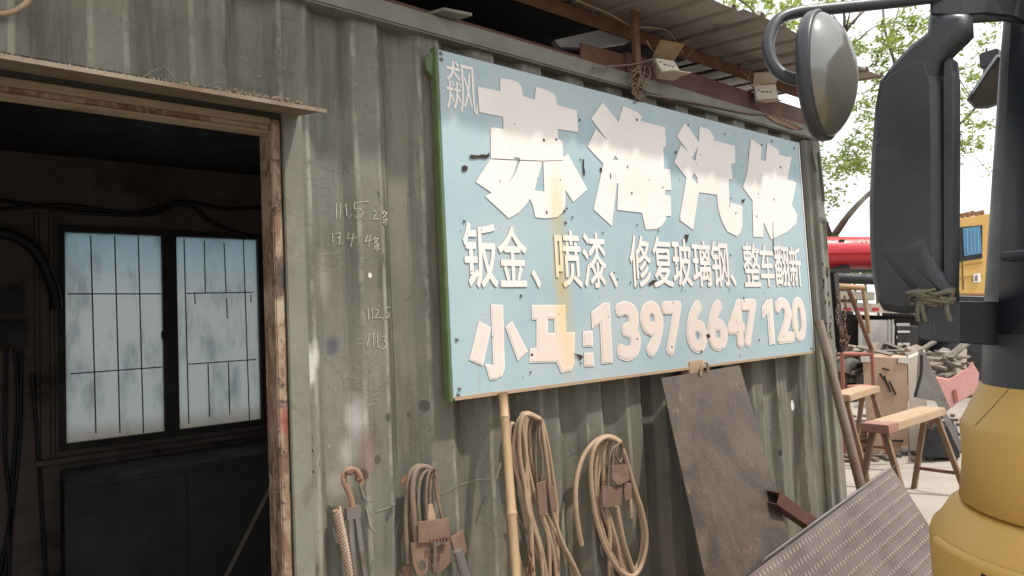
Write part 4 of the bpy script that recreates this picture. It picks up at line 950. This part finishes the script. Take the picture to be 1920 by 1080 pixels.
pillow(sq2, [(4, .004), (0, .010), (0, .040), (3, .048)], 'mirror_rim', M_black, tk)
m = MB(); m.add(outline(shrink(sq, 12), MX+.0), [tuple(range(len(sq)))]); me_ = m
M_mirror = simple('dusty_mirror', (.62, .62, .6), (.5, .48, .44), .12, .9, scale=6, bump=0)
mp = [Vector((MX+.0515, q.y, q.z)) for q in outline(shrink(sq, 14), MX)]; m = MB(); m.prism(mp, (.002, 0, 0)); m.build('mirror_glass', M_mirror, mh)
arm = [(1740, 24), (1812, 24), (1814, 62), (1803, 74), (1778, 98), (1762, 118), (1752, 165), (1735, 195), (1700, 200), (1668, 185), (1648, 152), (1672, 118), (1706, 82), (1736, 60)]
pillow(arm, [(13, -.0105), (7, -.006), (2, .003), (0, .013), (0, .040), (4, .048)], 'mirror_arm_root', M_black, tk)
flare = [(1650, 474), (1694, 460), (1738, 442), (1758, 495), (1788, 545), (1788, 566), (1728, 565), (1688, 522)]
pillow(flare, [(18, -.0150), (11, -.0142), (5, -.0125), (0, -.009), (0, .035), (2, .04)], 'mirror_foot', M_black, tk)
# arms back to the pillar
def arm_to(pts, hgt, name, dp=(.42, .55)):
    m = MB(); vs = []
    for px, y0, y1, xx in pts:
        a_, b_ = P(px, y0, x=xx), P(px, y1, x=xx); vs += [a_, b_, b_+Vector((.07, 0, 0)), a_+Vector((.07, 0, 0))]
    n = len(pts); m.add(vs, [(i*4+j, i*4+(j+1) % 4, (i+1)*4+(j+1) % 4, (i+1)*4+j) for i in range(n-1) for j in range(4)]+[(0, 1, 2, 3), (4*n-1, 4*n-2, 4*n-3, 4*n-4)])
    return m.build(name, M_black, tk, bevel=.008)
arm_to([(1742, -70, 30, .42), (1800, -70, 32, .44), (1850, -70, 28, .50), (1900, -70, 34, .58), (1935, -70, 50, .66)], 0, 'mirror_arm')
arm_to([(1720, 566, 634, .41), (1750, 566, 640, .42), (1800, 566, 644, .47), (1850, 566, 648, .56), (1880, 566, 650, .64)], 0, 'mirror_arm')
# rag knotted on the lower arm
m = MB(); r_ = random.Random(5)
for i in range(16):
    cx, cy = 1745+r_.uniform(-25, 32), 557+r_.uniform(-8, 16); pts = [P(cx+r_.uniform(-30, 30), cy+r_.uniform(-8, 8), x=.395+r_.uniform(-.01, .015)) for j in range(4)]; m.tube(pts, .0038, 6, sub=4)
for sx, ex in ((1725, 1722), (1730, 1736), (1775, 1782)): m.tube([P(sx, 560, x=.40), P((sx+ex)/2-3, 582, x=.395), P(ex, 602, x=.40)], .005, 6)
tag(m.build('rag', simple('dirty_rag', (.13, .115, .08), (.2, .18, .13), .95, scale=30, bump=.5)), 'dirty rag knotted round the lower arm of the big truck mirror', 'rag')
# round front mirror on its tube
cr = thing('round_mirror', 'round convex truck mirror on a bent black tube, seen nearly edge on', 'mirror', P(1552, 143, d=1.28))
ctr = P(1543, 143, d=1.28); axr = (rt*.77-fw*.635+up*.02).normalized(); RR = .126
m = MB(); m.lathe(ctr, axr, [(0, -.028), (RR*.5, -.027), (RR*.82, -.024), (RR*.97, -.019), (RR*1.015, -.012), (RR*1.02, .004), (RR*.985, .008), (RR*.975, .002)], 56); m.build('mirror_shell', M_black, cr)
k = NT('dusty_convex_mirror'); a = k.noise(9, 7, .65); k.b.inputs['Metallic'].default_value = .85; k.rough(k.ramp(a, .4, .65, .10, .26)); k.col(k.mix(k.ramp(a, .4, .65), (.27, .28, .275), (.22, .215, .195)))
df_ = k.n('ShaderNodeBsdfDiffuse'); df_.inputs[0].default_value = (.165, .16, .14, 1); mx_ = k.n('ShaderNodeMixShader'); k.lk(k.ramp(k.noise(4, 6), .35, .7, .38, .62), mx_.inputs[0]); k.lk(k.b.outputs[0], mx_.inputs[1]); k.lk(df_.outputs[0], mx_.inputs[2]); k.lk(mx_.outputs[0], k.t.nodes['Material Output'].inputs['Surface'])
m = MB(); sag = .058; m.lathe(ctr, axr, [(RR*.98*math.sin(t_*math.pi/2/14) if t_ else 1e-4, .002+sag*(1-(math.sin(t_*math.pi/2/14))**2)**.62 if t_ < 14 else .002) for t_ in range(15)], 56); m.build('mirror_glass', k.m, cr)
tb = [(1925, -34), (1760, -6), (1640, 8), (1540, 18), (1490, 24), (1458, 38), (1443, 68), (1441, 95), (1450, 122), (1470, 142), (1505, 152)]
m = MB(); q = [P(x, y, d=1.40-.10*i/10) for i, (x, y) in enumerate(tb)]; m.tube(q, .0125, 12); m.build('mirror_tube', M_black, cr)
# small kerb mirror behind the pillar
km = [(1812, 188), (1822, 170), (1848, 130), (1868, 102), (1892, 104), (1892, 190), (1852, 204), (1828, 204)]
m = MB(); n = len(km); base = [P(a, b, d=1.9) for a, b in km]; ins = [P(a, b, d=1.88) for a, b in shrink(km, 5)]; bk = [P(a, b, d=1.96) for a, b in shrink(km, 6)]
m.add(ins+base+bk, [(j, (j+1) % n, n+(j+1) % n, n+j) for j in range(n)]+[(n+j, n+(j+1) % n, 2*n+(j+1) % n, 2*n+j) for j in range(n)]+[tuple(range(2*n, 3*n))], True)
kmo = m.build('kerb_mirror', M_black, tk)
m = MB(); m.add([P(a, b, d=1.885) for a, b in shrink(km, 5)], [tuple(range(n))]); m.build('mirror_glass', simple('brown_mirror', (.30, .25, .2), (.18, .15, .12), .15, .7, scale=5, bump=0), kmo)
m = MB(); m.box(P(1858, 112, d=1.97), (.04, .05, .05)); m.build('mirror_mount', M_black, kmo, bevel=.004)

# ------------------------------------------------------------------ yard behind
hf = Vector((math.sin(YAW), math.cos(YAW), 0))          # horizontal away direction
def facing(pts, d, th, name, mat, parent=None, bevel=0, ground=False):
    q = [P(a, b, d=d) for a, b in pts]
    if ground: q = [Vector((v.x, v.y, max(v.z, .0))) for v in q]
    cc = sum(q, Vector())/len(q)-CAM; cc.z = 0; m = MB(); m.prism(q, cc.normalized()*th); return m.build(name, mat, parent, bevel=bevel)
# sawhorses
M_sleg = simple('brown_leg', (.20, .125, .075), (.13, .075, .045), .8, scale=8)
def sawhorse(tl, tr_, zt, legs, label, M_top, dth=.19):
    A_, B_ = tl, tr_; ax_ = (B_-A_); ax_.z = 0; L_ = ax_.length; ax_.normalize(); sd_ = Vector((-ax_.y, ax_.x, 0))
    t = thing('sawhorse', label, 'sawhorse', ((A_.x+B_.x)/2, (A_.y+B_.y)/2, 0), 'sawhorses in the yard')
    m = MB(); m.beam(A_, B_, dth, .06); m.build('top_beam', M_top, t, bevel=.006)
    for e, s_ in ((A_+ax_*.06, -1), (B_-ax_*.06, 1)):
        ft = []
        for w_ in (-1, 1):
            top = e+sd_*(.04*w_); top.z = A_.z-.025; foot = e+ax_*(.05*s_)+sd_*(.19*w_); foot.z = 0
            m = MB(); m.beam(top, foot, .035, .04, ax_); m.build('leg', M_sleg, t); ft.append(top+(foot-top)*.72)
        m = MB(); m.beam(ft[0], ft[1], .02, .025); m.build('leg_rail', M_rust, t)
    return t
s1 = P(1640, 797, d=4.6); s2 = P(1750, 775, d=5.25); s1.z = s2.z = (s1.z+s2.z)/2
sw1 = sawhorse(s1, s2, 0, 0, 'nearer sawhorse in the yard, yellow-splashed top with a reddish end', M_woodyel)
ax_ = (s2-s1).normalized(); m = MB(); m.beam(s1-ax_*.012, s1+ax_*.16, .194, .064); m.build('red_end', simple('worn_red_end', (.30, .14, .11), (.24, .15, .10), .75, scale=12, stain=(.34, .22, .15), stain_amt=.4), sw1, bevel=.005)
s1 = P(1572, 741, d=5.6); s2 = P(1630, 733, d=6.15); s1.z = s2.z = (s1.z+s2.z)/2
sawhorse(s1, s2, 0, 0, 'farther sawhorse half hidden by the container corner', M_woodyel)
# red frame trolley
t = thing('trolley_frame', 'tall rusty red tubular trolley frame standing behind the container corner', 'trolley', P(1630, 850, d=6.4))
rf = lambda a, b, w=.018, mt=M_redmetal: MB().tube([P(*a, d=6.4), P(*b, d=6.4)], w, 8, sub=1).build('frame_tube', mt, t)
rf((1592, 545), (1634, 655), .024, M_rust); rf((1634, 655), (1640, 760), .02); rf((1640, 760), (1664, 850), .02); rf((1618, 540), (1630, 625), .02, M_wood); rf((1572, 537), (1620, 540), .03, M_wood); rf((1578, 664), (1634, 664), .02, M_redmetal); rf((1588, 725), (1640, 722), .016)
MB().tube([P(1572, 545, d=6.4), P(1580, 700, d=6.4), P(1584, 850, d=6.4)], .018, 8, sub=1).build('frame_tube', M_redmetal, t)
# bracket and chains on the container end
t = thing('chain_bracket', 'black iron bar fixed on the container corner, carrying the rusty chains', 'bracket', P(1565, 590, d=3.3))
m = MB(); a_ = P(1562, 515, y=.20); m.beam(P(1563, 513, y=.2), P(1577, 660, y=.2), .06, .03, (0, 1, 0)); m.build('bracket_bar', M_dark, t, bevel=.003)
for ci, (x0, ya, x1, yb, sw_) in enumerate(((1567, 545, 1577, 640, 3), (1583, 555, 1586, 655, 2))):
    t = thing('hanging_chain', ('rusty chain nearest the container corner, hung from a black bar', 'rusty chain hung farther from the container corner, ending in a rusty knot')[ci], 'chain', P(x0, ya, y=.17), 'chains on the container corner')
    n = 14
    for i in range(n):
        tt = (i+.5)/n; c_ = P(x0+(x1-x0)*tt+sw_*math.sin(tt*9), ya+(yb-ya)*tt, y=.165)
        al = i % 2; e1_ = Vector((.8, -.6, 0)) if al else Vector((.6, .8, 0))
        q = [c_+e1_*(.010*math.cos(a*.785))+Vector((0, 0, .0165*math.sin(a*.785))) for a in range(9)]
        m = MB(); m.tube(q, .0036, 5, sub=1); m.build('link', M_rustpale if i % 3 else M_rust, t)
m = MB(); r_ = random.Random(9)
for i in range(10):
    c_ = P(1585+r_.uniform(-9, 9), 640+r_.uniform(-8, 14), y=.16); q = [c_+Vector((.014*math.cos(a*.785+i), .006*math.sin(a+i), .014*math.sin(a*.785))) for a in range(9)]; m.tube(q, .004, 5, sub=1)
m.build('chain_knot', M_rust, t)
# plywood cabinet, panels, angle plate, pink bumper
t = thing('plywood_cabinet', 'brown plywood cabinet with taped corners standing in the yard', 'cabinet', P(1668, 850, d=6.7))
facing([(1617, 668), (1701, 672), (1704, 850), (1628, 850)], 6.6, .5, 'cabinet_side', M_ply, t)
facing([(1702.5, 672), (1735, 660), (1740, 835), (1705.5, 850)], 6.62, .45, 'cabinet_face', M_cream, t)
for q in ([(1614, 668), (1634, 668), (1634, 679), (1614, 679)], [(1684, 670), (1704, 671), (1704, 682), (1684, 680)], [(1692, 838), (1704, 838), (1704, 849), (1692, 849)]):
    facing(q, 6.585, .012, 'tape', M_alu, t)
facing([(1660, 824), (1694, 825), (1694, 829), (1660, 828)], 6.59, .006, 'stencil_print', M_dark, t)
for a_, b_ in (((1650, 700), (1664, 720)), ((1658, 705), (1670, 735)), ((1668, 715), (1680, 740)), ((1655, 690), (1668, 694))):
    m = MB(); m.tube([P(*a_, d=6.592), P(*b_, d=6.592)], .008, 5, sub=1); m.build('scuff', M_dark, t)
facing([(1700, 672), (1765, 660), (1813, 655), (1812, 700), (1785, 720), (1740, 728), (1702, 740)], 7.6, .05, 'back_panel_sheet', M_cream)
o = bpy.data.objects['back_panel_sheet']; o.name = 'white_panel'; tag(o, 'dirty white curved panel standing behind the bent steel sheet', 'panel')
t = thing('bent_steel_sheet', 'folded grey steel sheet leaning against the white panel', 'steel sheet', P(1760, 850, d=6.0))
facing([(1722, 656), (1730, 654), (1782, 765), (1775, 772), (1752, 752), (1716, 745)], 6.1, .01, 'sheet', M_steel, t)
facing([(1751, 746), (1762, 748), (1808, 840), (1800, 850)], 5.95, .01, 'sheet_flange', M_steel, t)
m = MB(); m.tube([P(x, y, d=6.05) for x, y in ((1728, 665), (1727, 700), (1718, 735), (1716, 745))], .014, 6); m.build('hanging_rod', M_dark, t)
t = thing('pink_bumper', 'faded pink plastic bumper part propped behind the yellow truck', 'car part', P(1790, 760, d=6.6))
facing([(1750, 706), (1780, 712), (1815, 690), (1822, 678), (1836, 700), (1834, 735), (1800, 752), (1780, 768), (1768, 740)], 6.4, .08, 'bumper_shell', M_pink, t, .01)
facing([(1786, 732), (1793, 730), (1797, 752), (1790, 756)], 6.39, .03, 'bumper_rib', M_redmetal, t)
t = thing('black_machine', 'black machine case on the ground under the bent steel sheet', 'machine', P(1760, 862, d=6.2))
facing([(1728, 858), (1731, 815), (1742, 802), (1788, 800), (1798, 815), (1800, 860)], 6.2, .4, 'machine_case', M_rubber, t, .01, True)
m = MB(); m.tube([P(x, y, d=6.15) for x, y in ((1745, 805), (1752, 780), (1770, 782), (1785, 805))], .018, 6); m.build('machine_handle', M_rust, t)
t = thing('gas_cylinder', 'pale steel cylinder lying between the container and the cabinet', 'cylinder', P(1610, 805, d=6.9))
m = MB(); m.tube([P(1598, 806, d=6.9), P(1622, 806, d=6.9)], .11, 14, sub=1); m.build('cylinder_body', M_cream, t)
# tyre and stacked boards beside the container corner
t = thing('old_tyre', 'worn grey tyre standing behind the leaning pipe at the container corner', 'tyre', P(1590, 745, d=7.0))
tc = P(1592, 712, d=7.0); m = MB(); m.lathe(tc, (fw*.8-rt*.5), [(.13, -.06), (.20, -.075), (.235, -.06), (.245, 0), (.235, .06), (.20, .075), (.13, .06), (.12, 0), (.13, -.06)], 30); m.build('tyre_body', simple('dusty_tyre', (.07, .066, .06), (.15, .14, .12), .85, scale=12), t)
t = thing('board_stack', 'low stack of weathered boards on the yard floor behind the nearer sawhorse', 'boards', P(1612, 850, z=0))
for i in range(7):
    q = P(1606+(i % 3)*5, 848, z=0); ang = .5+.12*math.sin(i*2.3); m = MB(); dr = Vector((math.cos(ang), -math.sin(ang), 0)); zz_ = Vector((0, 0, .02+i*.034)); m.beam(q-dr*.45+zz_, q+dr*.5+zz_, .16-.01*i, .028); m.build('board', (M_wood, M_cream, M_ply)[i % 3], t)
# scrap heap
m = MB(); r_ = random.Random(21)
for i in range(330):
    px, d_ = r_.uniform(1570, 1790), r_.uniform(6.9, 8.4); top = 660+abs(px-1660)*.10; q = P(px, r_.uniform(top-8, top+60), d=d_); l = r_.uniform(.1, .55)
    dr = Vector((r_.uniform(-1, 1), r_.uniform(-1, 1), r_.uniform(-.35, .35))).normalized(); m.beam(q-dr*l/2, q+dr*l/2, r_.uniform(.02, .16), r_.uniform(.008, .03), (r_.uniform(-.4, .4), r_.uniform(-.4, .4), 1))
tag(m.build('scrap_heap', simple('mixed_scrap', (.25, .215, .18), (.12, .095, .075), .75, .1, scale=2, stain=(.1, .08, .06), stain_amt=.45), None), 'jumbled heap of scrap metal and offcuts behind the cabinet', 'scrap heap', kind='stuff')
m = MB()
for i in range(170):
    px, py = r_.uniform(1570, 1800), r_.uniform(778, 862); q = P(px, py, z=.02); l = r_.uniform(.03, .16)
    dr = Vector((r_.uniform(-1, 1), r_.uniform(-1, 1), 0)).normalized(); m.beam(q-dr*l/2, q+dr*l/2, r_.uniform(.02, .07), .03)
tag(m.build('ground_litter', bpy.data.materials['mixed_scrap']), 'offcuts and litter strewn over the yard floor', 'litter', kind='stuff')

# parked lorry with the fuel tank, red tanker, yellow cab
lo = thing('flatbed_lorry', 'dark flatbed lorry parked across the yard with a silver fuel tank', 'lorry', P(1650, 700, d=10.5))
facing([(1565, 566), (1760, 574), (1760, 592), (1565, 582)], 10.4, 2.2, 'bed_frame', M_cream, lo)
facing([(1565, 590), (1760, 598), (1760, 690), (1565, 690)], 10.9, 1.2, 'chassis', M_dark, lo)
tkp = [(1609, 604), (1614, 600), (1672, 600), (1678, 606), (1677, 652), (1672, 656), (1614, 656), (1609, 650)]
ft = facing(tkp, 10.4, .45, 'fuel_tank', M_alu, lo, .02)
for px in (1624, 1666, 1673):
    facing([(px, 599), (px+3, 599), (px+3, 657), (px, 657)], 10.38, .02, 'tank_strap', M_alu, ft)
for y0 in (606, 630, 650): facing([(1681, y0), (1706, y0), (1706, y0+5), (1681, y0+5)], 10.38, .3, 'step', M_alu, lo)
for i in range(5):
    x0 = 1583+i*26
    facing([(x0, 577), (x0+13, 577), (x0+13, 583), (x0, 583)], 10.37, .012, 'reflector', M_red, lo)
m = MB(); m.lathe(P(1640, 745, d=11), r0, [(0, -.2), (.4, -.2), (.46, -.1), (.46, .1), (.4, .2), (0, .2)], 24); m.build('wheel', M_rubber, lo)
for px in (1820, 1590):
    pw = P(px, 690, d=10.8); m = MB(); m.lathe((pw.x, pw.y, .46), hf, [(0, -.13), (.26, -.13), (.30, -.1), (.44, -.13), (.46, -.08), (.46, .1), (.4, .15), (0, .15)], 24); m.build('wheel', M_rubber, lo)
m = MB(); m.tube([P(1568, 521, d=10.2), P(1660, 525, d=10.2)], .085, 10, sub=1); m.build('exhaust_pipe', M_rubber, lo)
facing([(1572, 545), (1640, 548), (1640, 562), (1572, 560)], 10.3, 1.5, 'load_pile', M_cream, lo)
rtk = thing('red_tanker', 'bright red tank body beyond the lorry with a white warning triangle', 'tanker', P(1600, 520, d=13))
d_ = 13.0; a_ = P(1515, 474, d=d_); b_ = P(1720, 474, d=d_); rr = (P(1600, 440, d=d_)-P(1600, 500, d=d_)).length/2
m = MB(); dv = (b_-a_); m.tube([a_, b_], rr, 28, sub=1); m.build('tank_body', M_red, rtk)
m = MB(); m.beam(P(1515, 472, d=d_-rr-.02), P(1720, 470, d=d_-rr-.02), .03, .06); m.build('tank_rail', M_red, rtk)
nf = -fw
tri = [(1617, 448), (1624, 461), (1610, 461)]
q = [P(a, b, d=d_-rr*.82) for a, b in tri]; m = MB(); m.prism(q, hf*.03); ws = m.build('warning_triangle', M_white, rtk)
q = [P(a, b, d=d_-rr*.82-.015) for a, b in ((1617, 451.5), (1618, 457), (1616, 457))]; m = MB(); m.prism(q, hf*.01); m.build('triangle_print', M_red, ws)
q = [P(a, b, d=d_-rr*.82) for a, b in ((1574, 449), (1584, 449), (1584, 453), (1574, 453))]; m = MB(); m.prism(q, hf*.03); m.build('tank_slot', M_dark, rtk)
q = [P(a, b, d=d_-rr*.85) for a, b in ((1626, 449), (1628, 449), (1629, 461), (1627, 461))]; m = MB(); m.prism(q, hf*.03); m.build('tank_print', M_white, rtk)
for px in (1560, 1680):
    q = P(px, 500, d=d_); m = MB(); m.span((q.x-.1, q.y-.3, 0), (q.x+.1, q.y+.3, q.z)); m.build('tank_leg', M_dark, rtk)
facing([(1515, 503), (1720, 505), (1720, 512), (1515, 510)], 12.6, .1, 'tank_frame', M_dark, rtk)
yc = thing('yellow_cab', 'yellow truck cab with blue-curtained side window parked beyond the mirror', 'truck', P(1830, 690, d=10.2))
CY = [(1745, 420), (1770, 414), (1808, 408), (1880, 396), (1900, 420), (1900, 555), (1745, 552)]
facing(CY, 10.0, 1.9, 'cab_body', M_yellow, yc, .03)
facing([(1778, 428), (1842, 422), (1842, 484), (1778, 494)], 9.985, .012, 'window_surround', M_rubber, yc)
facing([(1805, 428), (1838, 424), (1841, 475), (1808, 480)], 9.975, .008, 'side_window', simple('blue_curtain', (.10, .26, .42), (.06, .17, .3), .3, scale=3, stretch=(9, 9, .2), amount=1, bump=0), yc)
facing([(1780, 432), (1796, 432), (1798, 480), (1780, 484)], 9.975, .008, 'side_window', simple('reddish_window', (.14, .07, .07), (.08, .05, .05), .2, scale=3, bump=0), yc)
for x_ in (1812, 1819, 1826, 1833):
    facing([(x_, 430), (x_+1.5, 430), (x_+3, 474), (x_+1.5, 474)], 9.97, .004, 'curtain_fold', simple('curtain_light', (.2, .4, .55), None, .6, bump=0), yc)
facing([(1803.5, 490), (1805, 490), (1807.5, 543), (1806, 543)], 9.99, .008, 'door_seam', M_dark, yc)
facing([(1778, 499), (1842, 491), (1842, 493), (1778, 501)], 9.985, .012, 'body_crease', simple('crease_yellow', (.40, .22, .04), None, .5, bump=0), yc)
facing([(1778, 520), (1842, 516), (1842, 518), (1778, 522)], 9.985, .012, 'body_crease', bpy.data.materials['crease_yellow'], yc)
facing([(1825, 514), (1839, 512), (1839, 529), (1825, 530)], 9.98, .006, 'door_sticker', M_white, yc)
facing([(1828, 517), (1833, 516), (1833, 527), (1828, 527)], 9.975, .004, 'sticker_print', M_steel, yc)
facing([(1745, 554), (1900, 557), (1900, 580), (1745, 576)], 10.0, 1.7, 'cab_skirt', M_rubber, yc)
for i in range(14):
    q = P(1782+i*4.6, 405-i*.55+(i % 3)*1.2, d=10.3); m = MB(); m.box(q, (.05, .05, .05+.03*(i % 2))); m.build('roof_clip', M_rustpale, yc)
pw = P(1800, 690, d=10.4); m = MB(); m.lathe((pw.x, pw.y, .48), hf, [(0, -.1), (.26, -.1), (.45, -.13), (.48, -.08), (.48, .2), (0, .2)], 24); m.build('wheel', M_rubber, yc)
# workshop rubble between: dark box shapes low behind the mirror
t = thing('black_battery_rack', 'black slatted rack in the shade below the lorry steps', 'rack', P(1700, 660, d=9.5))
facing([(1682, 612), (1722, 612), (1722, 690), (1684, 690)], 9.6, .4, 'rack_case', M_dark, t)
for y0 in (620, 643): facing([(1683, y0), (1706, y0), (1706, y0+4), (1683, y0+4)], 9.57, .02, 'rack_slat', M_alu, t)

# ------------------------------------------------------------------ tree
k = NT('leaf'); oi = k.n('ShaderNodeObjectInfo'); c = k.mix(k.ramp(k.noise(1.7, 4), .35, .65), (.13, .20, .04), (.22, .28, .07)); c = k.mix(k.ramp(k.noise(9, 2), .45, .65, 0, .6), c, (.09, .14, .03))
k.col(c); k.rough(.5); tr = k.n('ShaderNodeBsdfTranslucent'); k.lk(k.mix(.5, c, (.40, .48, .10)), tr.inputs[0]); mxs = k.n('ShaderNodeMixShader'); mxs.inputs[0].default_value = .5
k.lk(k.b.outputs[0], mxs.inputs[1]); k.lk(tr.outputs[0], mxs.inputs[2]); k.lk(mxs.outputs[0], k.t.nodes['Material Output'].inputs['Surface']); M_leaf = k.m
TD = 14.0
tree = thing('tree', 'sparse light green tree rising behind the container corner and the mirrors', 'tree', P(1520, 600, d=TD)*1.0)
tree.location.z = 0; ORIG[tree.name] = Vector(tree.location)
b0 = Vector(tree.location)
tr_top = P(1560, 448, d=TD)
m = MB(); m.tube([b0, b0+(tr_top-b0)*.5+Vector((.05, 0, 0)), tr_top], [.17, .13, .09], 9); m.build('trunk', M_bark, tree)
limbs = [([(1560, 448), (1590, 405), (1622, 370), (1665, 330), (1700, 250), (1690, 150)], .075, .03), ([(1560, 448), (1528, 350), (1530, 220), (1556, 120), (1583, 60), (1575, -40)], .05, .025), ([(1690, 150), (1660, 60), (1655, -20)], .03, .02), ([(1665, 330), (1760, 260), (1830, 200), (1850, 90)], .04, .02),
         ([(1583, 65), (1600, 40), (1630, 12), (1655, -10)], .032, .016), ([(1583, 65), (1592, 30), (1600, -5)], .022, .012), ([(1600, 45), (1612, 25), (1622, -5)], .018, .01), ([(1588, 95), (1640, 50), (1690, 40), (1720, 15)], .015, .006), ([(1585, 80), (1570, 40), (1545, 10)], .018, .006),
         ([(1560, 448), (1500, 330), (1440, 150), (1420, 30), (1350, -20)], .06, .02), ([(1700, 250), (1672, 90), (1690, 0)], .02, .008), ([(1620, 130), (1660, 110), (1690, 95)], .012, .006), ([(1630, 125), (1640, 110), (1634, 95)], .008, .005),
         ([(1588, 180), (1610, 175), (1635, 172)], .012, .005), ([(1590, 190), (1612, 205), (1640, 210)], .012, .005), ([(1600, 240), (1625, 255), (1640, 275)], .012, .006), ([(1760, 260), (1790, 230), (1815, 290)], .016, .006), ([(1830, 200), (1800, 150), (1790, 130)], .014, .006)]
for pts, ra, rb_ in limbs:
    m = MB(); m.tube([P(a, b, d=TD+.6*math.sin(i*1.7+a*.01)) for i, (a, b) in enumerate(pts)], [ra, rb_], 6, sub=4); m.build('limb', M_bark, tree)
m = MB(); tw = MB(); r_ = random.Random(77)
regs = [(1395, 8, 55, 22, 130), (1470, 22, 50, 28, 230), (1360, -15, 60, 20, 120), (1545, -5, 60, 25, 160), (1600, 90, 35, 35, 110), (1660, 70, 70, 35, 420), (1640, 135, 45, 25, 190), (1700, 40, 50, 30, 260), (1580, 150, 25, 28, 60), (1625, 190, 30, 40, 30), (1605, 215, 35, 30, 45), (1575, 300, 32, 40, 330), (1610, 290, 28, 40, 230), (1580, 355, 18, 18, 26), (1635, 260, 20, 40, 60), (1625, 235, 30, 40, 30),
        (1815, 135, 38, 14, 110), (1805, 165, 28, 16, 40), (1800, 235, 24, 20, 60), (1812, 265, 32, 35, 170), (1835, 225, 25, 25, 50), (1565, 465, 18, 14, 30), (1560, 442, 10, 12, 18), (1690, 200, 60, 60, 160), (1720, 110, 40, 40, 160), (1860, 60, 60, 40, 120), (1760, 60, 40, 50, 120)]
for cx, cy, sx, sy, nn in regs:
    nt_ = max(3, nn//16)
    for j in range(nt_):
        c0 = P(r_.gauss(cx, sx*.55), r_.gauss(cy, sy*.55), d=TD+r_.uniform(-1.2, 1.2))
        dr = Vector((r_.uniform(-1, 1), r_.uniform(-1, 1), r_.uniform(-.7, .5))).normalized(); ln = r_.uniform(.25, .6)
        c1 = c0+dr*ln*.5+Vector((0, 0, -.03)); c2 = c0+dr*ln+Vector((0, 0, -.10))
        tw.tube([c0, c1, c2], .005, 4, sub=1, caps=False)
        for q_ in range(22+r_.randint(-5, 12)):
            t_ = r_.random(); pc = (c0.lerp(c1, t_*2) if t_ < .5 else c1.lerp(c2, t_*2-1))+Vector([r_.gauss(0, .075) for _ in range(3)])
            n_ = Vector((r_.gauss(0, .6), r_.gauss(0, .6), 1)).normalized(); a_ = n_.orthogonal().normalized(); b_ = n_.cross(a_); an = r_.random()*6.28; u_ = a_*math.cos(an)+b_*math.sin(an); w_ = n_.cross(u_)
            l = r_.uniform(.04, .085); m.add([pc-u_*l, pc+w_*l*.42-n_*.006, pc+u_*l, pc-w_*l*.42-n_*.006], [(0, 1, 2), (0, 2, 3)])
tag(m.build('foliage', M_leaf, tree), kind='stuff'); tag(tw.build('twig', M_bark, tree), kind='stuff')
# low green behind the lorry
m = MB()
for i in range(900):
    q = P(r_.uniform(1500, 1760), r_.uniform(496, 522), d=15+r_.uniform(-.4, .8)); a_ = Vector([r_.gauss(0, 1) for _ in range(3)]).normalized()*.07; b_ = a_.orthogonal().normalized()*.04; m.add([q-a_, q+b_, q+a_, q-b_], [(0, 1, 2, 3)])
for i in range(14):
    px = 1500+i*20; q = P(px, 505, d=15.2); m.tube([(q.x, q.y, 0), q], .03, 5, sub=1)
tag(m.build('hedge', M_leaf), 'low strip of green hedge seen under the red tank', 'hedge', kind='stuff')
